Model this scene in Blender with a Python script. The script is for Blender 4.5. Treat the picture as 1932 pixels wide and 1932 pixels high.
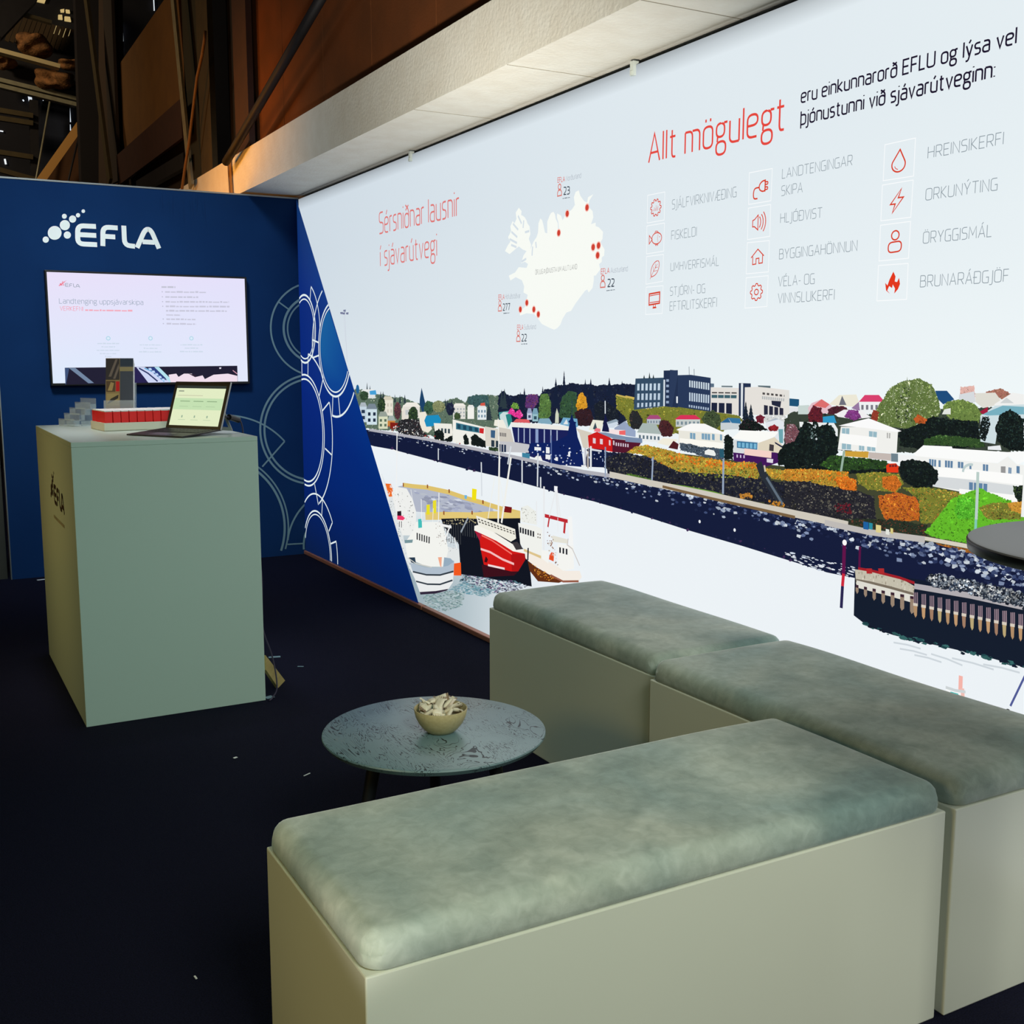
import bpy, bmesh, math, random
from math import pi, sin, cos, radians, sqrt, atan2
from mathutils import Vector, Matrix, noise

random.seed(11)
SC = bpy.context.scene
COL = SC.collection
for _o in list(bpy.data.objects):
    bpy.data.objects.remove(_o, do_unlink=True)

# ------------------------------------------------------------------ camera
CAM_POS = Vector((-2.5044, -7.5939, 1.4007))
YAW, PITCH, FOCAL = 0.50495, 0.138635, 2073.72          # focal length in pixels of the 1932 px frame
cam_data = bpy.data.cameras.new('camera')
cam_data.sensor_fit = 'HORIZONTAL'
cam_data.sensor_width = 36.0
cam_data.lens = FOCAL / 1932 * 36.0
cam_data.clip_start = 0.05
cam_data.clip_end = 200
CAM = bpy.data.objects.new('camera', cam_data)
COL.objects.link(CAM)
CAM.location = CAM_POS
CAM.rotation_euler = (pi / 2 - PITCH, 0, -YAW)
SC.camera = CAM

# ------------------------------------------------------------------ world, lamps, exposure
SC.view_settings.view_transform = 'Standard'
SC.view_settings.look = 'None'
SC.view_settings.exposure = 0.0
SC.view_settings.gamma = 1.0
SC.view_settings.use_curve_mapping = False
SC.cycles.max_bounces = 6
SC.cycles.diffuse_bounces = 4
SC.cycles.caustics_reflective = False
SC.cycles.caustics_refractive = False

world = bpy.data.worlds.new('hall_air')
SC.world = world
world.use_nodes = True
wb = world.node_tree.nodes['Background']
wb.inputs[0].default_value = (0.55, 0.75, 0.85, 1)
wb.inputs[1].default_value = 0.012


def area_lamp(name, loc, target, size, power, colour, sy=None, spread=pi):
    d = bpy.data.lights.new(name, 'AREA')
    d.shape = 'RECTANGLE'
    d.size = size
    d.size_y = sy or size
    d.energy = power
    d.color = colour
    d.spread = spread
    o = bpy.data.objects.new(name, d)
    COL.objects.link(o)
    o.location = loc
    o.rotation_euler = (Vector(target) - Vector(loc)).to_track_quat('-Z', 'Y').to_euler()
    return o


# hall lighting: cool high-bay lamps behind the visitor, warm lamps over the neighbouring aisle, a warm floodlight behind the booth wall; plus an added fill for the beam
area_lamp('high_bay_lamp', (-1.7, -9.4, 3.4), (-1.1, -5.9, 0.3), 1.4, 26, (1.0, 1.0, 0.84), spread=radians(80))
area_lamp('cool_bay_lamp', (-3.0, -8.5, 3.0), (-1.6, -3.2, 0.5), 0.8, 3.6, (0.36, 1.0, 0.86), spread=radians(60))
area_lamp('added_beam_fill', (-2.7, -7.0, 0.30), (-0.25, -3.3, 2.62), 0.3, 10.5, (1.0, 0.95, 0.84), spread=radians(32))  # added fill from below, brightening the beam face and soffit
area_lamp('aisle_lamp', (-4.3, -6.3, 1.7), (-1.9, -5.95, 0.25), 0.6, 2.9, (1.0, 0.74, 0.26), spread=radians(70))
area_lamp('aisle_lamp_far', (-4.6, -2.9, 2.3), (-1.97, -2.6, 0.6), 0.6, 2.6, (1.0, 0.70, 0.24), spread=radians(50))
area_lamp('wall_wash_lamp', (-2.4, -3.2, 4.6), (-1.25, 0.0, 1.5), 0.8, 16, (0.80, 0.92, 1.0), spread=radians(50))
area_lamp('flood_lamp', (-1.55, 0.75, 2.30), (-0.38, 0.2, 2.75), 0.3, 10, (1.0, 0.38, 0.04))
area_lamp('warm_spot_lamp', (-2.9, 0.2, 3.6), (-0.38, -0.1, 2.72), 0.3, 3.3, (1.0, 0.40, 0.03), spread=radians(50))
area_lamp('counter_lamp', (-1.75, -2.3, 4.3), (-1.62, -2.6, 1.09), 0.4, 1.5, (1.0, 0.95, 1.0), spread=radians(26))
area_lamp('hall_lamp', (-3.4, 2.2, 3.6), (-0.3, 3.0, 4.0), 0.6, 22, (1.0, 0.72, 0.42))

# ------------------------------------------------------------------ helpers


def lin(c):
    if isinstance(c, str):
        c = c.lstrip('#')
        c = tuple(int(c[i:i + 2], 16) for i in (0, 2, 4))
    out = []
    for v in c[:3]:
        v = v / 255.0
        out.append(v / 12.92 if v <= 0.04045 else ((v + 0.055) / 1.055) ** 2.4)
    return tuple(out) + (1.0,)


MATS = {}


def mat(name, colour, rough=0.5, metal=0.0, noise=None, bump=None, spec=0.5, sheen=0.0, trans=0.0, emit=None, ior=1.45, alt=None, stretch=None, coords='Object', detail=4):
    """Principled material; noise=(scale, amount) varies the colour towards alt, bump=(scale, strength)."""
    m = bpy.data.materials.new(name)
    m.use_nodes = True
    nt = m.node_tree
    b = nt.nodes['Principled BSDF']
    col = lin(colour)
    b.inputs['Base Color'].default_value = col
    b.inputs['Roughness'].default_value = rough
    b.inputs['Metallic'].default_value = metal
    b.inputs['Specular IOR Level'].default_value = spec
    b.inputs['IOR'].default_value = ior
    b.inputs['Sheen Weight'].default_value = sheen
    b.inputs['Transmission Weight'].default_value = trans
    if emit:
        b.inputs['Emission Color'].default_value = lin(emit[0])
        b.inputs['Emission Strength'].default_value = emit[1]
    tc = nt.nodes.new('ShaderNodeTexCoord')
    vec = tc.outputs[coords]
    if stretch:
        mp = nt.nodes.new('ShaderNodeMapping')
        mp.inputs['Scale'].default_value = stretch
        nt.links.new(vec, mp.inputs[0])
        vec = mp.outputs[0]
    if noise:
        n = nt.nodes.new('ShaderNodeTexNoise')
        n.inputs['Scale'].default_value = noise[0]
        n.inputs['Detail'].default_value = detail
        nt.links.new(vec, n.inputs['Vector'])
        r = nt.nodes.new('ShaderNodeMapRange')
        r.inputs[1].default_value = 0.35
        r.inputs[2].default_value = 0.65
        r.inputs[4].default_value = noise[1]
        nt.links.new(n.outputs[0], r.inputs[0])
        mx = nt.nodes.new('ShaderNodeMix')
        mx.data_type = 'RGBA'
        mx.inputs[6].default_value = col
        mx.inputs[7].default_value = lin(alt) if alt else tuple(v * 0.55 for v in col[:3]) + (1,)
        nt.links.new(r.outputs[0], mx.inputs[0])
        nt.links.new(mx.outputs[2], b.inputs['Base Color'])
    if bump:
        n = nt.nodes.new('ShaderNodeTexNoise')
        n.inputs['Scale'].default_value = bump[0]
        n.inputs['Detail'].default_value = 3
        nt.links.new(vec, n.inputs['Vector'])
        bp = nt.nodes.new('ShaderNodeBump')
        bp.inputs['Strength'].default_value = bump[1]
        bp.inputs['Distance'].default_value = 0.01
        nt.links.new(n.outputs[0], bp.inputs['Height'])
        nt.links.new(bp.outputs[0], b.inputs['Normal'])
    MATS[name] = m
    return m


def print_mat(name, glow=0.0, rough=0.8, sample=False):
    """Ink: colour comes from the print's own colour attribute; glow > 0 is a backlit print or a screen."""
    m = bpy.data.materials.new(name)
    m.use_nodes = True
    nt = m.node_tree
    b = nt.nodes['Principled BSDF']
    at = nt.nodes.new('ShaderNodeAttribute')
    at.attribute_name = 'ink'
    b.inputs['Roughness'].default_value = rough
    if glow:
        b.inputs['Base Color'].default_value = (0.01, 0.01, 0.01, 1)
        b.inputs['Specular IOR Level'].default_value = 0.0
        nt.links.new(at.outputs['Color'], b.inputs['Emission Color'])
        b.inputs['Emission Strength'].default_value = glow
        m.cycles.emission_sampling = 'FRONT_BACK' if sample else 'NONE'
    else:
        nt.links.new(at.outputs['Color'], b.inputs['Base Color'])
    MATS[name] = m
    return m


class MB:
    """Collects shapes in one bmesh and links them as ONE object."""

    def __init__(self):
        self.bm = bmesh.new()

    def box(self, x0, x1, y0, y1, z0, z1, M=None, bevel=0.0, seg=2):
        r = bmesh.ops.create_cube(self.bm, size=1.0)
        T = Matrix.Translation(((x0 + x1) / 2, (y0 + y1) / 2, (z0 + z1) / 2)) @ Matrix.Diagonal((abs(x1 - x0), abs(y1 - y0), abs(z1 - z0), 1))
        bmesh.ops.transform(self.bm, matrix=(M @ T) if M else T, verts=r['verts'])
        if bevel:
            es = list({e for v in r['verts'] for e in v.link_edges})
            bmesh.ops.bevel(self.bm, geom=es, offset=bevel, segments=seg, affect='EDGES', profile=0.5)
        return self

    def prism(self, pts, axis, a, b, M=None):
        """Polygon pts (2-D) extruded along axis from a to b."""
        def P(p, t):
            v = {'x': (t, p[0], p[1]), 'y': (p[0], t, p[1]), 'z': (p[0], p[1], t)}[axis]
            v = Vector(v)
            return M @ v if M else v
        va = [self.bm.verts.new(P(p, a)) for p in pts]
        vb = [self.bm.verts.new(P(p, b)) for p in pts]
        n = len(pts)
        self.bm.faces.new(va)
        self.bm.faces.new(vb[::-1])
        for i in range(n):
            self.bm.faces.new((va[i], vb[i], vb[(i + 1) % n], va[(i + 1) % n]))
        return self

    def tube(self, pts, r, n=10, r1=None, cap=True):
        pts = [Vector(p) for p in pts]
        rings = []
        up = None
        for i, p in enumerate(pts):
            d = (pts[min(i + 1, len(pts) - 1)] - pts[max(i - 1, 0)]).normalized()
            if up is None:
                up = Vector((0, 0, 1)) if abs(d.z) < 0.9 else Vector((1, 0, 0))
            s = d.cross(up)
            if s.length < 1e-6:
                s = d.orthogonal()
            s.normalize()
            up = s.cross(d).normalized()
            k = i / max(1, len(pts) - 1)
            rr = r if r1 is None else r + (r1 - r) * k
            rings.append([self.bm.verts.new(p + (s * cos(2 * pi * j / n) + up * sin(2 * pi * j / n)) * rr) for j in range(n)])
        for a, b in zip(rings, rings[1:]):
            for j in range(n):
                self.bm.faces.new((a[j], a[(j + 1) % n], b[(j + 1) % n], b[j]))
        if cap:
            self.bm.faces.new(rings[0][::-1])
            self.bm.faces.new(rings[-1])
        return self

    def bar(self, a, b, w, h, up=(0, 0, 1)):
        """Rectangular bar from a to b."""
        a, b = Vector(a), Vector(b)
        d = (b - a).normalized()
        s = d.cross(Vector(up))
        if s.length < 1e-5:
            s = d.orthogonal()
        s.normalize()
        u = s.cross(d).normalized()
        vs = []
        for p in (a, b):
            for i, j in ((-1, -1), (1, -1), (1, 1), (-1, 1)):
                vs.append(self.bm.verts.new(p + s * i * w / 2 + u * j * h / 2))
        for f in ((3, 2, 1, 0), (4, 5, 6, 7), (0, 1, 5, 4), (1, 2, 6, 5), (2, 3, 7, 6), (3, 0, 4, 7)):
            self.bm.faces.new([vs[k] for k in f])
        return self

    def lathe(self, prof, n=48, c=(0, 0, 0)):
        rings = []
        for r, z in prof:
            if r < 1e-6:
                rings.append([self.bm.verts.new((c[0], c[1], c[2] + z))])
            else:
                rings.append([self.bm.verts.new((c[0] + r * cos(2 * pi * j / n), c[1] + r * sin(2 * pi * j / n), c[2] + z)) for j in range(n)])
        for a, b in zip(rings, rings[1:]):
            for j in range(n):
                k = (j + 1) % n
                if len(a) == 1 and len(b) == 1:
                    continue
                if len(a) == 1:
                    self.bm.faces.new((a[0], b[k], b[j]))
                elif len(b) == 1:
                    self.bm.faces.new((a[j], a[k], b[0]))
                else:
                    self.bm.faces.new((a[j], a[k], b[k], b[j]))
        return self

    def build(self, name, material, parent=None, smooth=False, loc=None, angle=None):
        bmesh.ops.recalc_face_normals(self.bm, faces=self.bm.faces)
        me = bpy.data.meshes.new(name)
        self.bm.to_mesh(me)
        self.bm.free()
        o = bpy.data.objects.new(name, me)
        COL.objects.link(o)
        me.materials.append(material)
        if smooth:
            for p in me.polygons:
                p.use_smooth = True
            if angle is not None:
                try:
                    me.set_sharp_from_angle(angle=radians(angle))
                except Exception:
                    pass
        if loc is not None:
            o.location = loc
        if parent:
            o.parent = parent
        return o


def tag(o, label=None, cat=None, group=None, kind=None):
    if label:
        o['label'] = label
    if cat:
        o['category'] = cat
    if group:
        o['group'] = group
    if kind:
        o['kind'] = kind
    return o


def thing(name, label, cat, loc=(0, 0, 0), rotz=0.0, group=None):
    o = bpy.data.objects.new(name, None)
    o.empty_display_size = 0.1
    COL.objects.link(o)
    o.location = loc
    o.rotation_euler = (0, 0, rotz)
    return tag(o, label, cat, group)


def copy_tree(src, parent=None, **kw):
    c = src.copy()
    COL.objects.link(c)
    if parent:
        c.parent = parent
    for ch in list(src.children):
        copy_tree(ch, c)
    return c


# measuring tape: a point of the photograph carried onto a known plane of the room
_F = Vector((sin(YAW) * cos(PITCH), cos(YAW) * cos(PITCH), -sin(PITCH)))
_R = Vector((cos(YAW), -sin(YAW), 0))
_U = _R.cross(_F)


def on(px, py, axis, val):
    d = _F * FOCAL + _R * (px - 966) - _U * (py - 966)
    t = (val - CAM_POS[axis]) / d[axis]
    return CAM_POS + d * t


def fr(ox, oy, s):
    """Reading frame: coordinates read off an enlarged detail of the photograph."""
    return lambda x, y: (ox + x / s, oy + y / s)


ID = fr(0, 0, 1)


def pts(s):
    return [tuple(float(v) for v in p.split(',')) for p in s.split()]


class Sheet:
    """Flat print on a wall, screen or box: inks laid over one another on one plane (axis = value)."""

    def __init__(self, axis, val, sign, material, parent):
        self.axis, self.val, self.sign = axis, val, sign
        self.material, self.parent = material, parent
        self.depth = 0.0
        self.reset()

    def reset(self):
        self.v, self.f, self.c = [], [], []

    def plane(self, px, py):
        """photo point -> (u, w) on the sheet in metres"""
        p = on(px, py, self.axis, self.val + self.sign * self.depth)
        return (p.y, p.z) if self.axis == 0 else (p.x, p.z)

    def p3(self, u, w):
        d = self.val + self.sign * self.depth
        return (d, u, w) if self.axis == 0 else (u, d, w)

    def face_m(self, q, col, step=6e-6):
        """q in sheet metres; col one colour or one per corner"""
        self.depth += step
        n = len(self.v)
        self.v += [self.p3(*p) for p in q]
        self.f.append(list(range(n, n + len(q))))
        if isinstance(col, list):
            self.c += [lin(c) for c in col]
        else:
            self.c += [lin(col)] * len(q)

    def poly(self, q, col, f=ID, step=6e-6):
        if isinstance(q, str):
            q = pts(q)
        self.face_m([self.plane(*f(*p)) for p in q], col, step)

    def ribbon_m(self, line, w, col, closed=False):
        """line in sheet metres, stroke width w, mitred joints"""
        self.depth += 6e-6
        L = [Vector(p) for p in line]
        if closed:
            L = L + [L[0]]
        n = len(L)
        if n < 2:
            return
        left, right = [], []
        for i in range(n):
            if closed:
                a = L[i] - L[i - 1] if i else L[0] - L[-2]
                b = L[i + 1] - L[i] if i < n - 1 else L[1] - L[0]
            else:
                a = L[i] - L[i - 1] if i else L[1] - L[0]
                b = L[i + 1] - L[i] if i < n - 1 else L[-1] - L[-2]
            a = a.normalized() if a.length > 0 else Vector((1, 0))
            b = b.normalized() if b.length > 0 else a
            t = a + b
            t = t.normalized() if t.length > 1e-6 else a
            nn = Vector((-t.y, t.x))
            k = max(0.45, nn.dot(Vector((-a.y, a.x))))
            left.append(L[i] + nn * (w / 2 / k))
            right.append(L[i] - nn * (w / 2 / k))
        base = len(self.v)
        c = lin(col)
        for p, q in zip(left, right):
            self.v += [self.p3(*p), self.p3(*q)]
        for i in range(n - 1):
            k = base + 2 * i
            self.f.append([k, k + 1, k + 3, k + 2])
            self.c += [c] * 4

    def line(self, q, wpx, col, f=ID, closed=False):
        """stroke through photo points; wpx = width in millimetres on the sheet"""
        if isinstance(q, str):
            q = pts(q)
        self.ribbon_m([self.plane(*f(*p)) for p in q], wpx / 1000.0, col, closed)

    def disc(self, x, y, r, col, f=ID, n=20, ry=None):
        """ellipse around a photo point, radii in metres"""
        u, w = self.plane(*f(x, y))
        self.face_m([(u + r * cos(2 * pi * i / n), w + (ry or r) * sin(2 * pi * i / n)) for i in range(n)], col)

    def dabs(self, n, region, size, cols, f=ID, asp=1.0, seed=0, jit=0.4, tilt=0.0, clump=0.0):
        """n brush dabs inside a polygon of photo points (frame f); size = (min, max) in frame units or a function of x"""
        rnd = random.Random(seed)
        P = pts(region) if isinstance(region, str) else region
        xs = [p[0] for p in P]
        ys = [p[1] for p in P]

        def inside(x, y):
            r = False
            j = len(P) - 1
            for i in range(len(P)):
                if (P[i][1] > y) != (P[j][1] > y) and x < (P[j][0] - P[i][0]) * (y - P[i][1]) / (P[j][1] - P[i][1]) + P[i][0]:
                    r = not r
                j = i
            return r
        k = 0
        tries = 0
        base = self.depth
        while k < n and tries < n * 30:
            tries += 1
            x = rnd.uniform(min(xs), max(xs))
            y = rnd.uniform(min(ys), max(ys))
            if not inside(x, y):
                continue
            s = size(x, y, rnd) if callable(size) else rnd.uniform(*size)
            m = rnd.choice((4, 5, 5, 6))
            a0 = rnd.uniform(0, 6.28)
            ca, sa = cos(tilt), sin(tilt)
            q = []
            for i in range(m):
                rr = s * rnd.uniform(1 - jit, 1 + jit * 0.5) / 2
                dx, dy = rr * cos(a0 + 2 * pi * i / m) * asp, rr * sin(a0 + 2 * pi * i / m)
                q.append((x + dx * ca - dy * sa, y + dx * sa + dy * ca))
            c = rnd.choice(cols)
            v = rnd.uniform(0.88, 1.1)
            if clump:
                v *= 1.0 + 0.55 * noise.noise((x / clump, y / clump, seed * 1.7)) - 0.22 * ((y - min(ys)) / (max(ys) - min(ys) + 1e-6) - 0.4)
            self.poly(q, tuple(min(255, max(0, ch * v)) for ch in c), f, 0)
            k += 1
            self.depth = base + 2e-6 * (1 + k % 12)
        self.depth = base + 2.8e-5

    def grid(self, quad, nx, ny, col, f=ID, fx=0.6, fy=0.7):
        """nx * ny little window panes inside a four-cornered patch (TL TR BR BL)"""
        A, B, C, D = [Vector(p) for p in (pts(quad) if isinstance(quad, str) else quad)]
        self.depth += 6e-6

        def bl(s, t):
            return (A * (1 - s) + B * s) * (1 - t) + (D * (1 - s) + C * s) * t
        for i in range(nx):
            for j in range(ny):
                s0, s1 = (i + (1 - fx) / 2) / nx, (i + (1 + fx) / 2) / nx
                t0, t1 = (j + (1 - fy) / 2) / ny, (j + (1 + fy) / 2) / ny
                self.poly([tuple(bl(s0, t0)), tuple(bl(s1, t0)), tuple(bl(s1, t1)), tuple(bl(s0, t1))], col, f, 0)

    def build(self, name, label=None, parent=None, material=None):
        me = bpy.data.meshes.new(name)
        me.from_pydata(self.v, [], self.f)
        at = me.attributes.new('ink', 'FLOAT_COLOR', 'CORNER')
        flat = []
        for c in self.c:
            flat += c
        at.data.foreach_set('color', flat)
        me.materials.append(material or self.material)
        o = bpy.data.objects.new(name, me)
        COL.objects.link(o)
        o.parent = parent or self.parent
        if label:
            o['label'] = label
        self.reset()
        return o


# ---------------------------------------------------------------- lettering: a squarish single-stroke alphabet (x-height 5, capitals 7)
GLYPHS = {
    'A': (3.8, "0,0 1.9,7 3.8,0|.65,2.3 3.15,2.3"), 'B': (3.4, "0,0 0,7|~0,7 3.1,7 3.1,3.7 0,3.7|~1.2,3.7 3.4,3.7 3.4,0 0,0"),
    'C': (3.1, "~3.1,7 0,7 0,0 3.1,0"), 'D': (3.6, "0,0 0,7|~0,7 3.6,7 3.6,0 0,0"), 'E': (2.9, "2.9,7 0,7 0,0 2.9,0|0,3.6 2.6,3.6"),
    'F': (2.8, "2.8,7 0,7 0,0|0,3.5 2.5,3.5"), 'G': (3.4, "~3.2,7 0,7 0,0 3.4,0|3.4,0 3.4,3.3 2,3.3"), 'H': (3.5, "0,0 0,7|3.5,0 3.5,7|0,3.6 3.5,3.6"),
    'I': (0.0, "0,0 0,7"), 'J': (1.1, "~1.1,7 1.1,-1.2 -.5,-1.2"), 'K': (3.1, "0,0 0,7|2.9,7 .2,3.5 3.1,0"), 'L': (2.6, "0,7 0,0 2.6,0"),
    'M': (4.4, "0,0 .3,7 2.2,2 4.1,7 4.4,0"), 'N': (3.5, "0,0 0,7 3.5,0 3.5,7"), 'O': (3.7, "o0,0 3.7,0 3.7,7 0,7"), 'P': (3.2, "0,0 0,7|~0,7 3.2,7 3.2,3 0,3"),
    'R': (3.3, "0,0 0,7|~0,7 3.2,7 3.2,3 0,3|1.7,3 3.3,0"), 'S': (3.0, "~2.9,7 0,7 0,3.6 3,3.6 3,0 0,0"), 'T': (3.5, "0,7 3.5,7|1.75,7 1.75,0"),
    'U': (3.4, "~0,7 0,0 3.4,0 3.4,7"), 'V': (3.5, "0,7 1.75,0 3.5,7"), 'Y': (3.4, "0,7 1.7,3 3.4,7|1.7,3 1.7,0"),
    'Æ': (5.2, "0,0 2.5,7 5.2,7|.85,2.3 2.5,2.3|2.5,7 2.5,0 5.2,0|2.5,3.6 4.9,3.6"), 'Ð': (3.6, "0,0 0,7|~0,7 3.6,7 3.6,0 0,0|-.7,3.6 1.6,3.6"),
    'Þ': (3.2, "0,0 0,7|~0,5.6 3.2,5.6 3.2,1.6 0,1.6"),
    'a': (2.7, "~.3,5 2.7,5 2.7,0|~2.7,2.9 0,2.9 0,0 2.7,0"), 'd': (2.8, "2.8,0 2.8,7|~2.8,5 0,5 0,0 2.8,0"), 'e': (2.8, "~0,2.6 2.8,2.6 2.8,5 0,5 0,0 2.6,0"),
    'f': (1.9, "~2,7 .7,7 .7,0|0,5 1.8,5"), 'g': (2.8, "o0,5 2.4,5 2.4,1.9 0,1.9|o0,.8 2.8,.8 2.8,-2.2 0,-2.2|2.2,5 3.2,5|.4,2 .3,.8"), 'h': (2.7, "0,0 0,7|~0,5 2.7,5 2.7,0"),
    'i': (0.0, "0,0 0,5|0,6.5 0,7"), 'j': (0.3, "~.3,5 .3,-2 -1,-2|.3,6.5 .3,7"), 'k': (2.6, "0,0 0,7|2.4,5 .1,2.6 2.6,0"), 'l': (0.0, "0,0 0,7"),
    'm': (4.6, "0,0 0,5|~0,5 2.3,5 2.3,0|~2.3,5 4.6,5 4.6,0"), 'n': (2.7, "0,0 0,5|~0,5 2.7,5 2.7,0"), 'o': (2.8, "o0,0 2.8,0 2.8,5 0,5"),
    'p': (2.8, "0,-2 0,5|~0,5 2.8,5 2.8,0 0,0"), 'r': (1.5, "0,0 0,5|~0,3.4 0,5 1.6,5"), 's': (2.3, "~2.2,5 0,5 0,2.6 2.3,2.6 2.3,0 0,0"),
    't': (1.9, "~.7,6.6 .7,0 1.9,0|0,5 1.8,5"), 'u': (2.7, "~0,5 0,0 2.7,0|2.7,5 2.7,0"), 'v': (2.6, "0,5 1.3,0 2.6,5"), 'y': (2.6, "0,5 1.35,.3|~2.6,5 1,-2 -.1,-2"),
    'ð': (2.8, "o0,0 2.8,0 2.8,4.4 0,4.4|~2.8,2 2.8,5.6 .6,7.2|.7,5.5 2.7,7"), 'þ': (2.8, "0,-2 0,7|~0,5 2.8,5 2.8,0 0,0"),
    '2': (2.9, "~0,7 2.9,7 2.9,3.6 0,0|0,0 3,0"), '3': (2.9, "~0,7 2.8,7 2.8,3.7 .8,3.7|~.8,3.7 2.9,3.7 2.9,0 0,0"), '7': (3.0, "0,7 3,7 1,0"), '1': (1.2, "0,5.6 1.2,7 1.2,0"),
    '0': (3.0, "o0,0 3,0 3,7 0,7"), '5': (2.8, "2.7,7 0,7 0,4|~0,4 2.8,4 2.8,0 0,0"), '-': (1.6, "0,2.8 1.6,2.8"), ':': (0.2, "0,.1 0,.6|0,4 0,4.5"), '.': (0.2, "0,0 0,.5"), '!': (0.2, "0,0 0,.5|0,2 0,7"),
}
for _b, _s in (('Á', 'A'), ('É', 'E'), ('Í', 'I'), ('Ó', 'O'), ('Ú', 'U'), ('Ý', 'Y')):
    _w, _g = GLYPHS[_s]
    GLYPHS[_b] = (_w, _g + "|%g,7.7 %g,8.9" % (_w / 2 - .2, _w / 2 + .7))
for _b, _s in (('á', 'a'), ('é', 'e'), ('ó', 'o'), ('ú', 'u'), ('ý', 'y')):
    _w, _g = GLYPHS[_s]
    GLYPHS[_b] = (_w, _g + "|%g,5.9 %g,7.3" % (_w / 2 - .2, _w / 2 + .6))
GLYPHS['í'] = (0.2, "0,0 0,5|0,5.9 .7,7.3")
for _b, _s, _h in (('Ö', 'O', 7.8), ('ö', 'o', 6.1)):
    _w, _g = GLYPHS[_s]
    GLYPHS[_b] = (_w, _g + "|%g,%g %g,%g|%g,%g %g,%g" % (_w / 2 - .7, _h, _w / 2 - .7, _h + .7, _w / 2 + .7, _h, _w / 2 + .7, _h + .7))


def soften(P, closed, r=1.35):
    """round the corners of a polyline"""
    out = []
    n = len(P)
    for i in range(n):
        p = Vector(P[i])
        if not closed and i in (0, n - 1):
            out.append(p)
            continue
        a, b = Vector(P[i - 1]), Vector(P[(i + 1) % n])
        da, db = (a - p), (b - p)
        ra = min(r, da.length * 0.5)
        rb = min(r, db.length * 0.5)
        s, e = p + da.normalized() * ra, p + db.normalized() * rb
        for k in range(6):
            t = k / 5
            out.append(s * (1 - t) ** 2 + p * 2 * t * (1 - t) + e * t * t)
    return out


def write(sh, text, left, right, cap, col, weight=0.55, f=ID, gap=1.15):
    """Lettering on a sheet: left/right = ends of the base line, cap = height of a capital at the left end (photo units of frame f)."""
    u0, w0 = sh.plane(*f(*left))
    u1, w1 = sh.plane(*f(*right))
    h = abs(sh.plane(*f(left[0], left[1] - cap))[1] - w0)
    adv = []
    x = 0.0
    for ch in text:
        adv.append(x)
        x += 2.0 if ch == ' ' else GLYPHS[ch][0] + gap
    total = x - gap
    su, sw = (u1 - u0) / total, h / 7.0
    k = weight * (abs(su) + sw) / 2
    for ch, a in zip(text, adv):
        if ch == ' ':
            continue
        for seg in GLYPHS[ch][1].split('|'):
            kind = seg[0] if seg[0] in '~o' else ''
            P = pts(seg[1:] if kind else seg)
            if kind:
                P = soften(P, kind == 'o')
            q = []
            for p in P:
                xx = a + p[0]
                q.append((u0 + su * xx, w0 + (w1 - w0) * xx / total + sw * p[1]))
            sh.ribbon_m(q, k, col, closed=(kind == 'o'))


def scribble(sh, left, right, cap, col, f=ID, seed=0):
    """print too small to read: broken dashes along a base line"""
    rnd = random.Random(seed)
    (x0, y0), (x1, y1) = left, right
    t = 0.0
    L = abs(x1 - x0)
    while t < 1:
        w = rnd.uniform(0.12, 0.5) * cap * 6 / L
        e = min(1, t + w)
        h = cap * rnd.uniform(0.45, 0.75)
        xa, ya, xb, yb = x0 + (x1 - x0) * t, y0 + (y1 - y0) * t, x0 + (x1 - x0) * e, y0 + (y1 - y0) * e
        sh.poly([(xa, ya), (xb, yb), (xb, yb - h), (xa, ya - h)], col, f)
        t = e + cap * 0.35 / L


LOGO_STROKES = ["583,281 472,276 472,386 590,392", "474,330 585,336", "715,290 625,284 625,400", "625,340 700,345", "752,276 757,394 820,402", "833,410 882,297 916,299 966,415", "866,374 938,378"]
LOGO_DOTS = [(278, 361, 19), (332, 320, 42), (394, 273, 31), (409, 333, 22), (391, 219, 15), (441, 236, 22), (474, 213, 13), (506, 188, 11)]
LOGO_BOX = (259, 176, 980, 416)


def logo(sh, to_m, col, dotcol=None, unit=1.0):
    """the exhibitor's mark: rising dots and squared letters; to_m maps logo units to sheet metres"""
    for x, y, r in LOGO_DOTS:
        n = 28
        sh.face_m([to_m(x + r * cos(2 * pi * i / n), y + r * sin(2 * pi * i / n)) for i in range(n)], dotcol or col)
    for i, s in enumerate(LOGO_STROKES):
        P = pts(s)
        if len(P) > 2:
            P = soften(P, False, 36)
        sh.ribbon_m([to_m(*p) for p in P], 30 * unit, col)

# ================================================================== MATERIALS
mat('carpet', (15, 16, 32), 0.95, noise=(260, 1.0), alt=(24, 26, 48), bump=(420, 0.6), spec=0.1)
mat('blue_fabric', (15, 48, 92), 0.9, noise=(3.0, 0.5), alt=(12, 42, 84), spec=0.12)
mat('aluminium', (170, 172, 172), 0.35, 0.9)
mat('dull_metal', (74, 72, 66), 0.5, 0.6)
mat('black_plastic', (12, 12, 14), 0.35)
mat('copper_rail', (206, 132, 104), 0.4, 0.35)
mat('concrete', (238, 234, 222), 0.85, noise=(9, 0.5), alt=(226, 218, 202), bump=(60, 0.25), spec=0.2)
mat('rust_cladding', (112, 62, 30), 0.8, noise=(4, 0.7), alt=(92, 54, 28), bump=(90, 0.15), spec=0.2)
mat('dark_steel', (34, 31, 34), 0.6, 0.3, noise=(12, 0.5), alt=(24, 22, 25))
mat('olive_steel', (78, 66, 40), 0.6, 0.2, noise=(12, 0.5), alt=(62, 52, 34))
mat('brown_steel', (70, 44, 34), 0.6, 0.2, noise=(12, 0.5), alt=(56, 36, 30))
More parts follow.
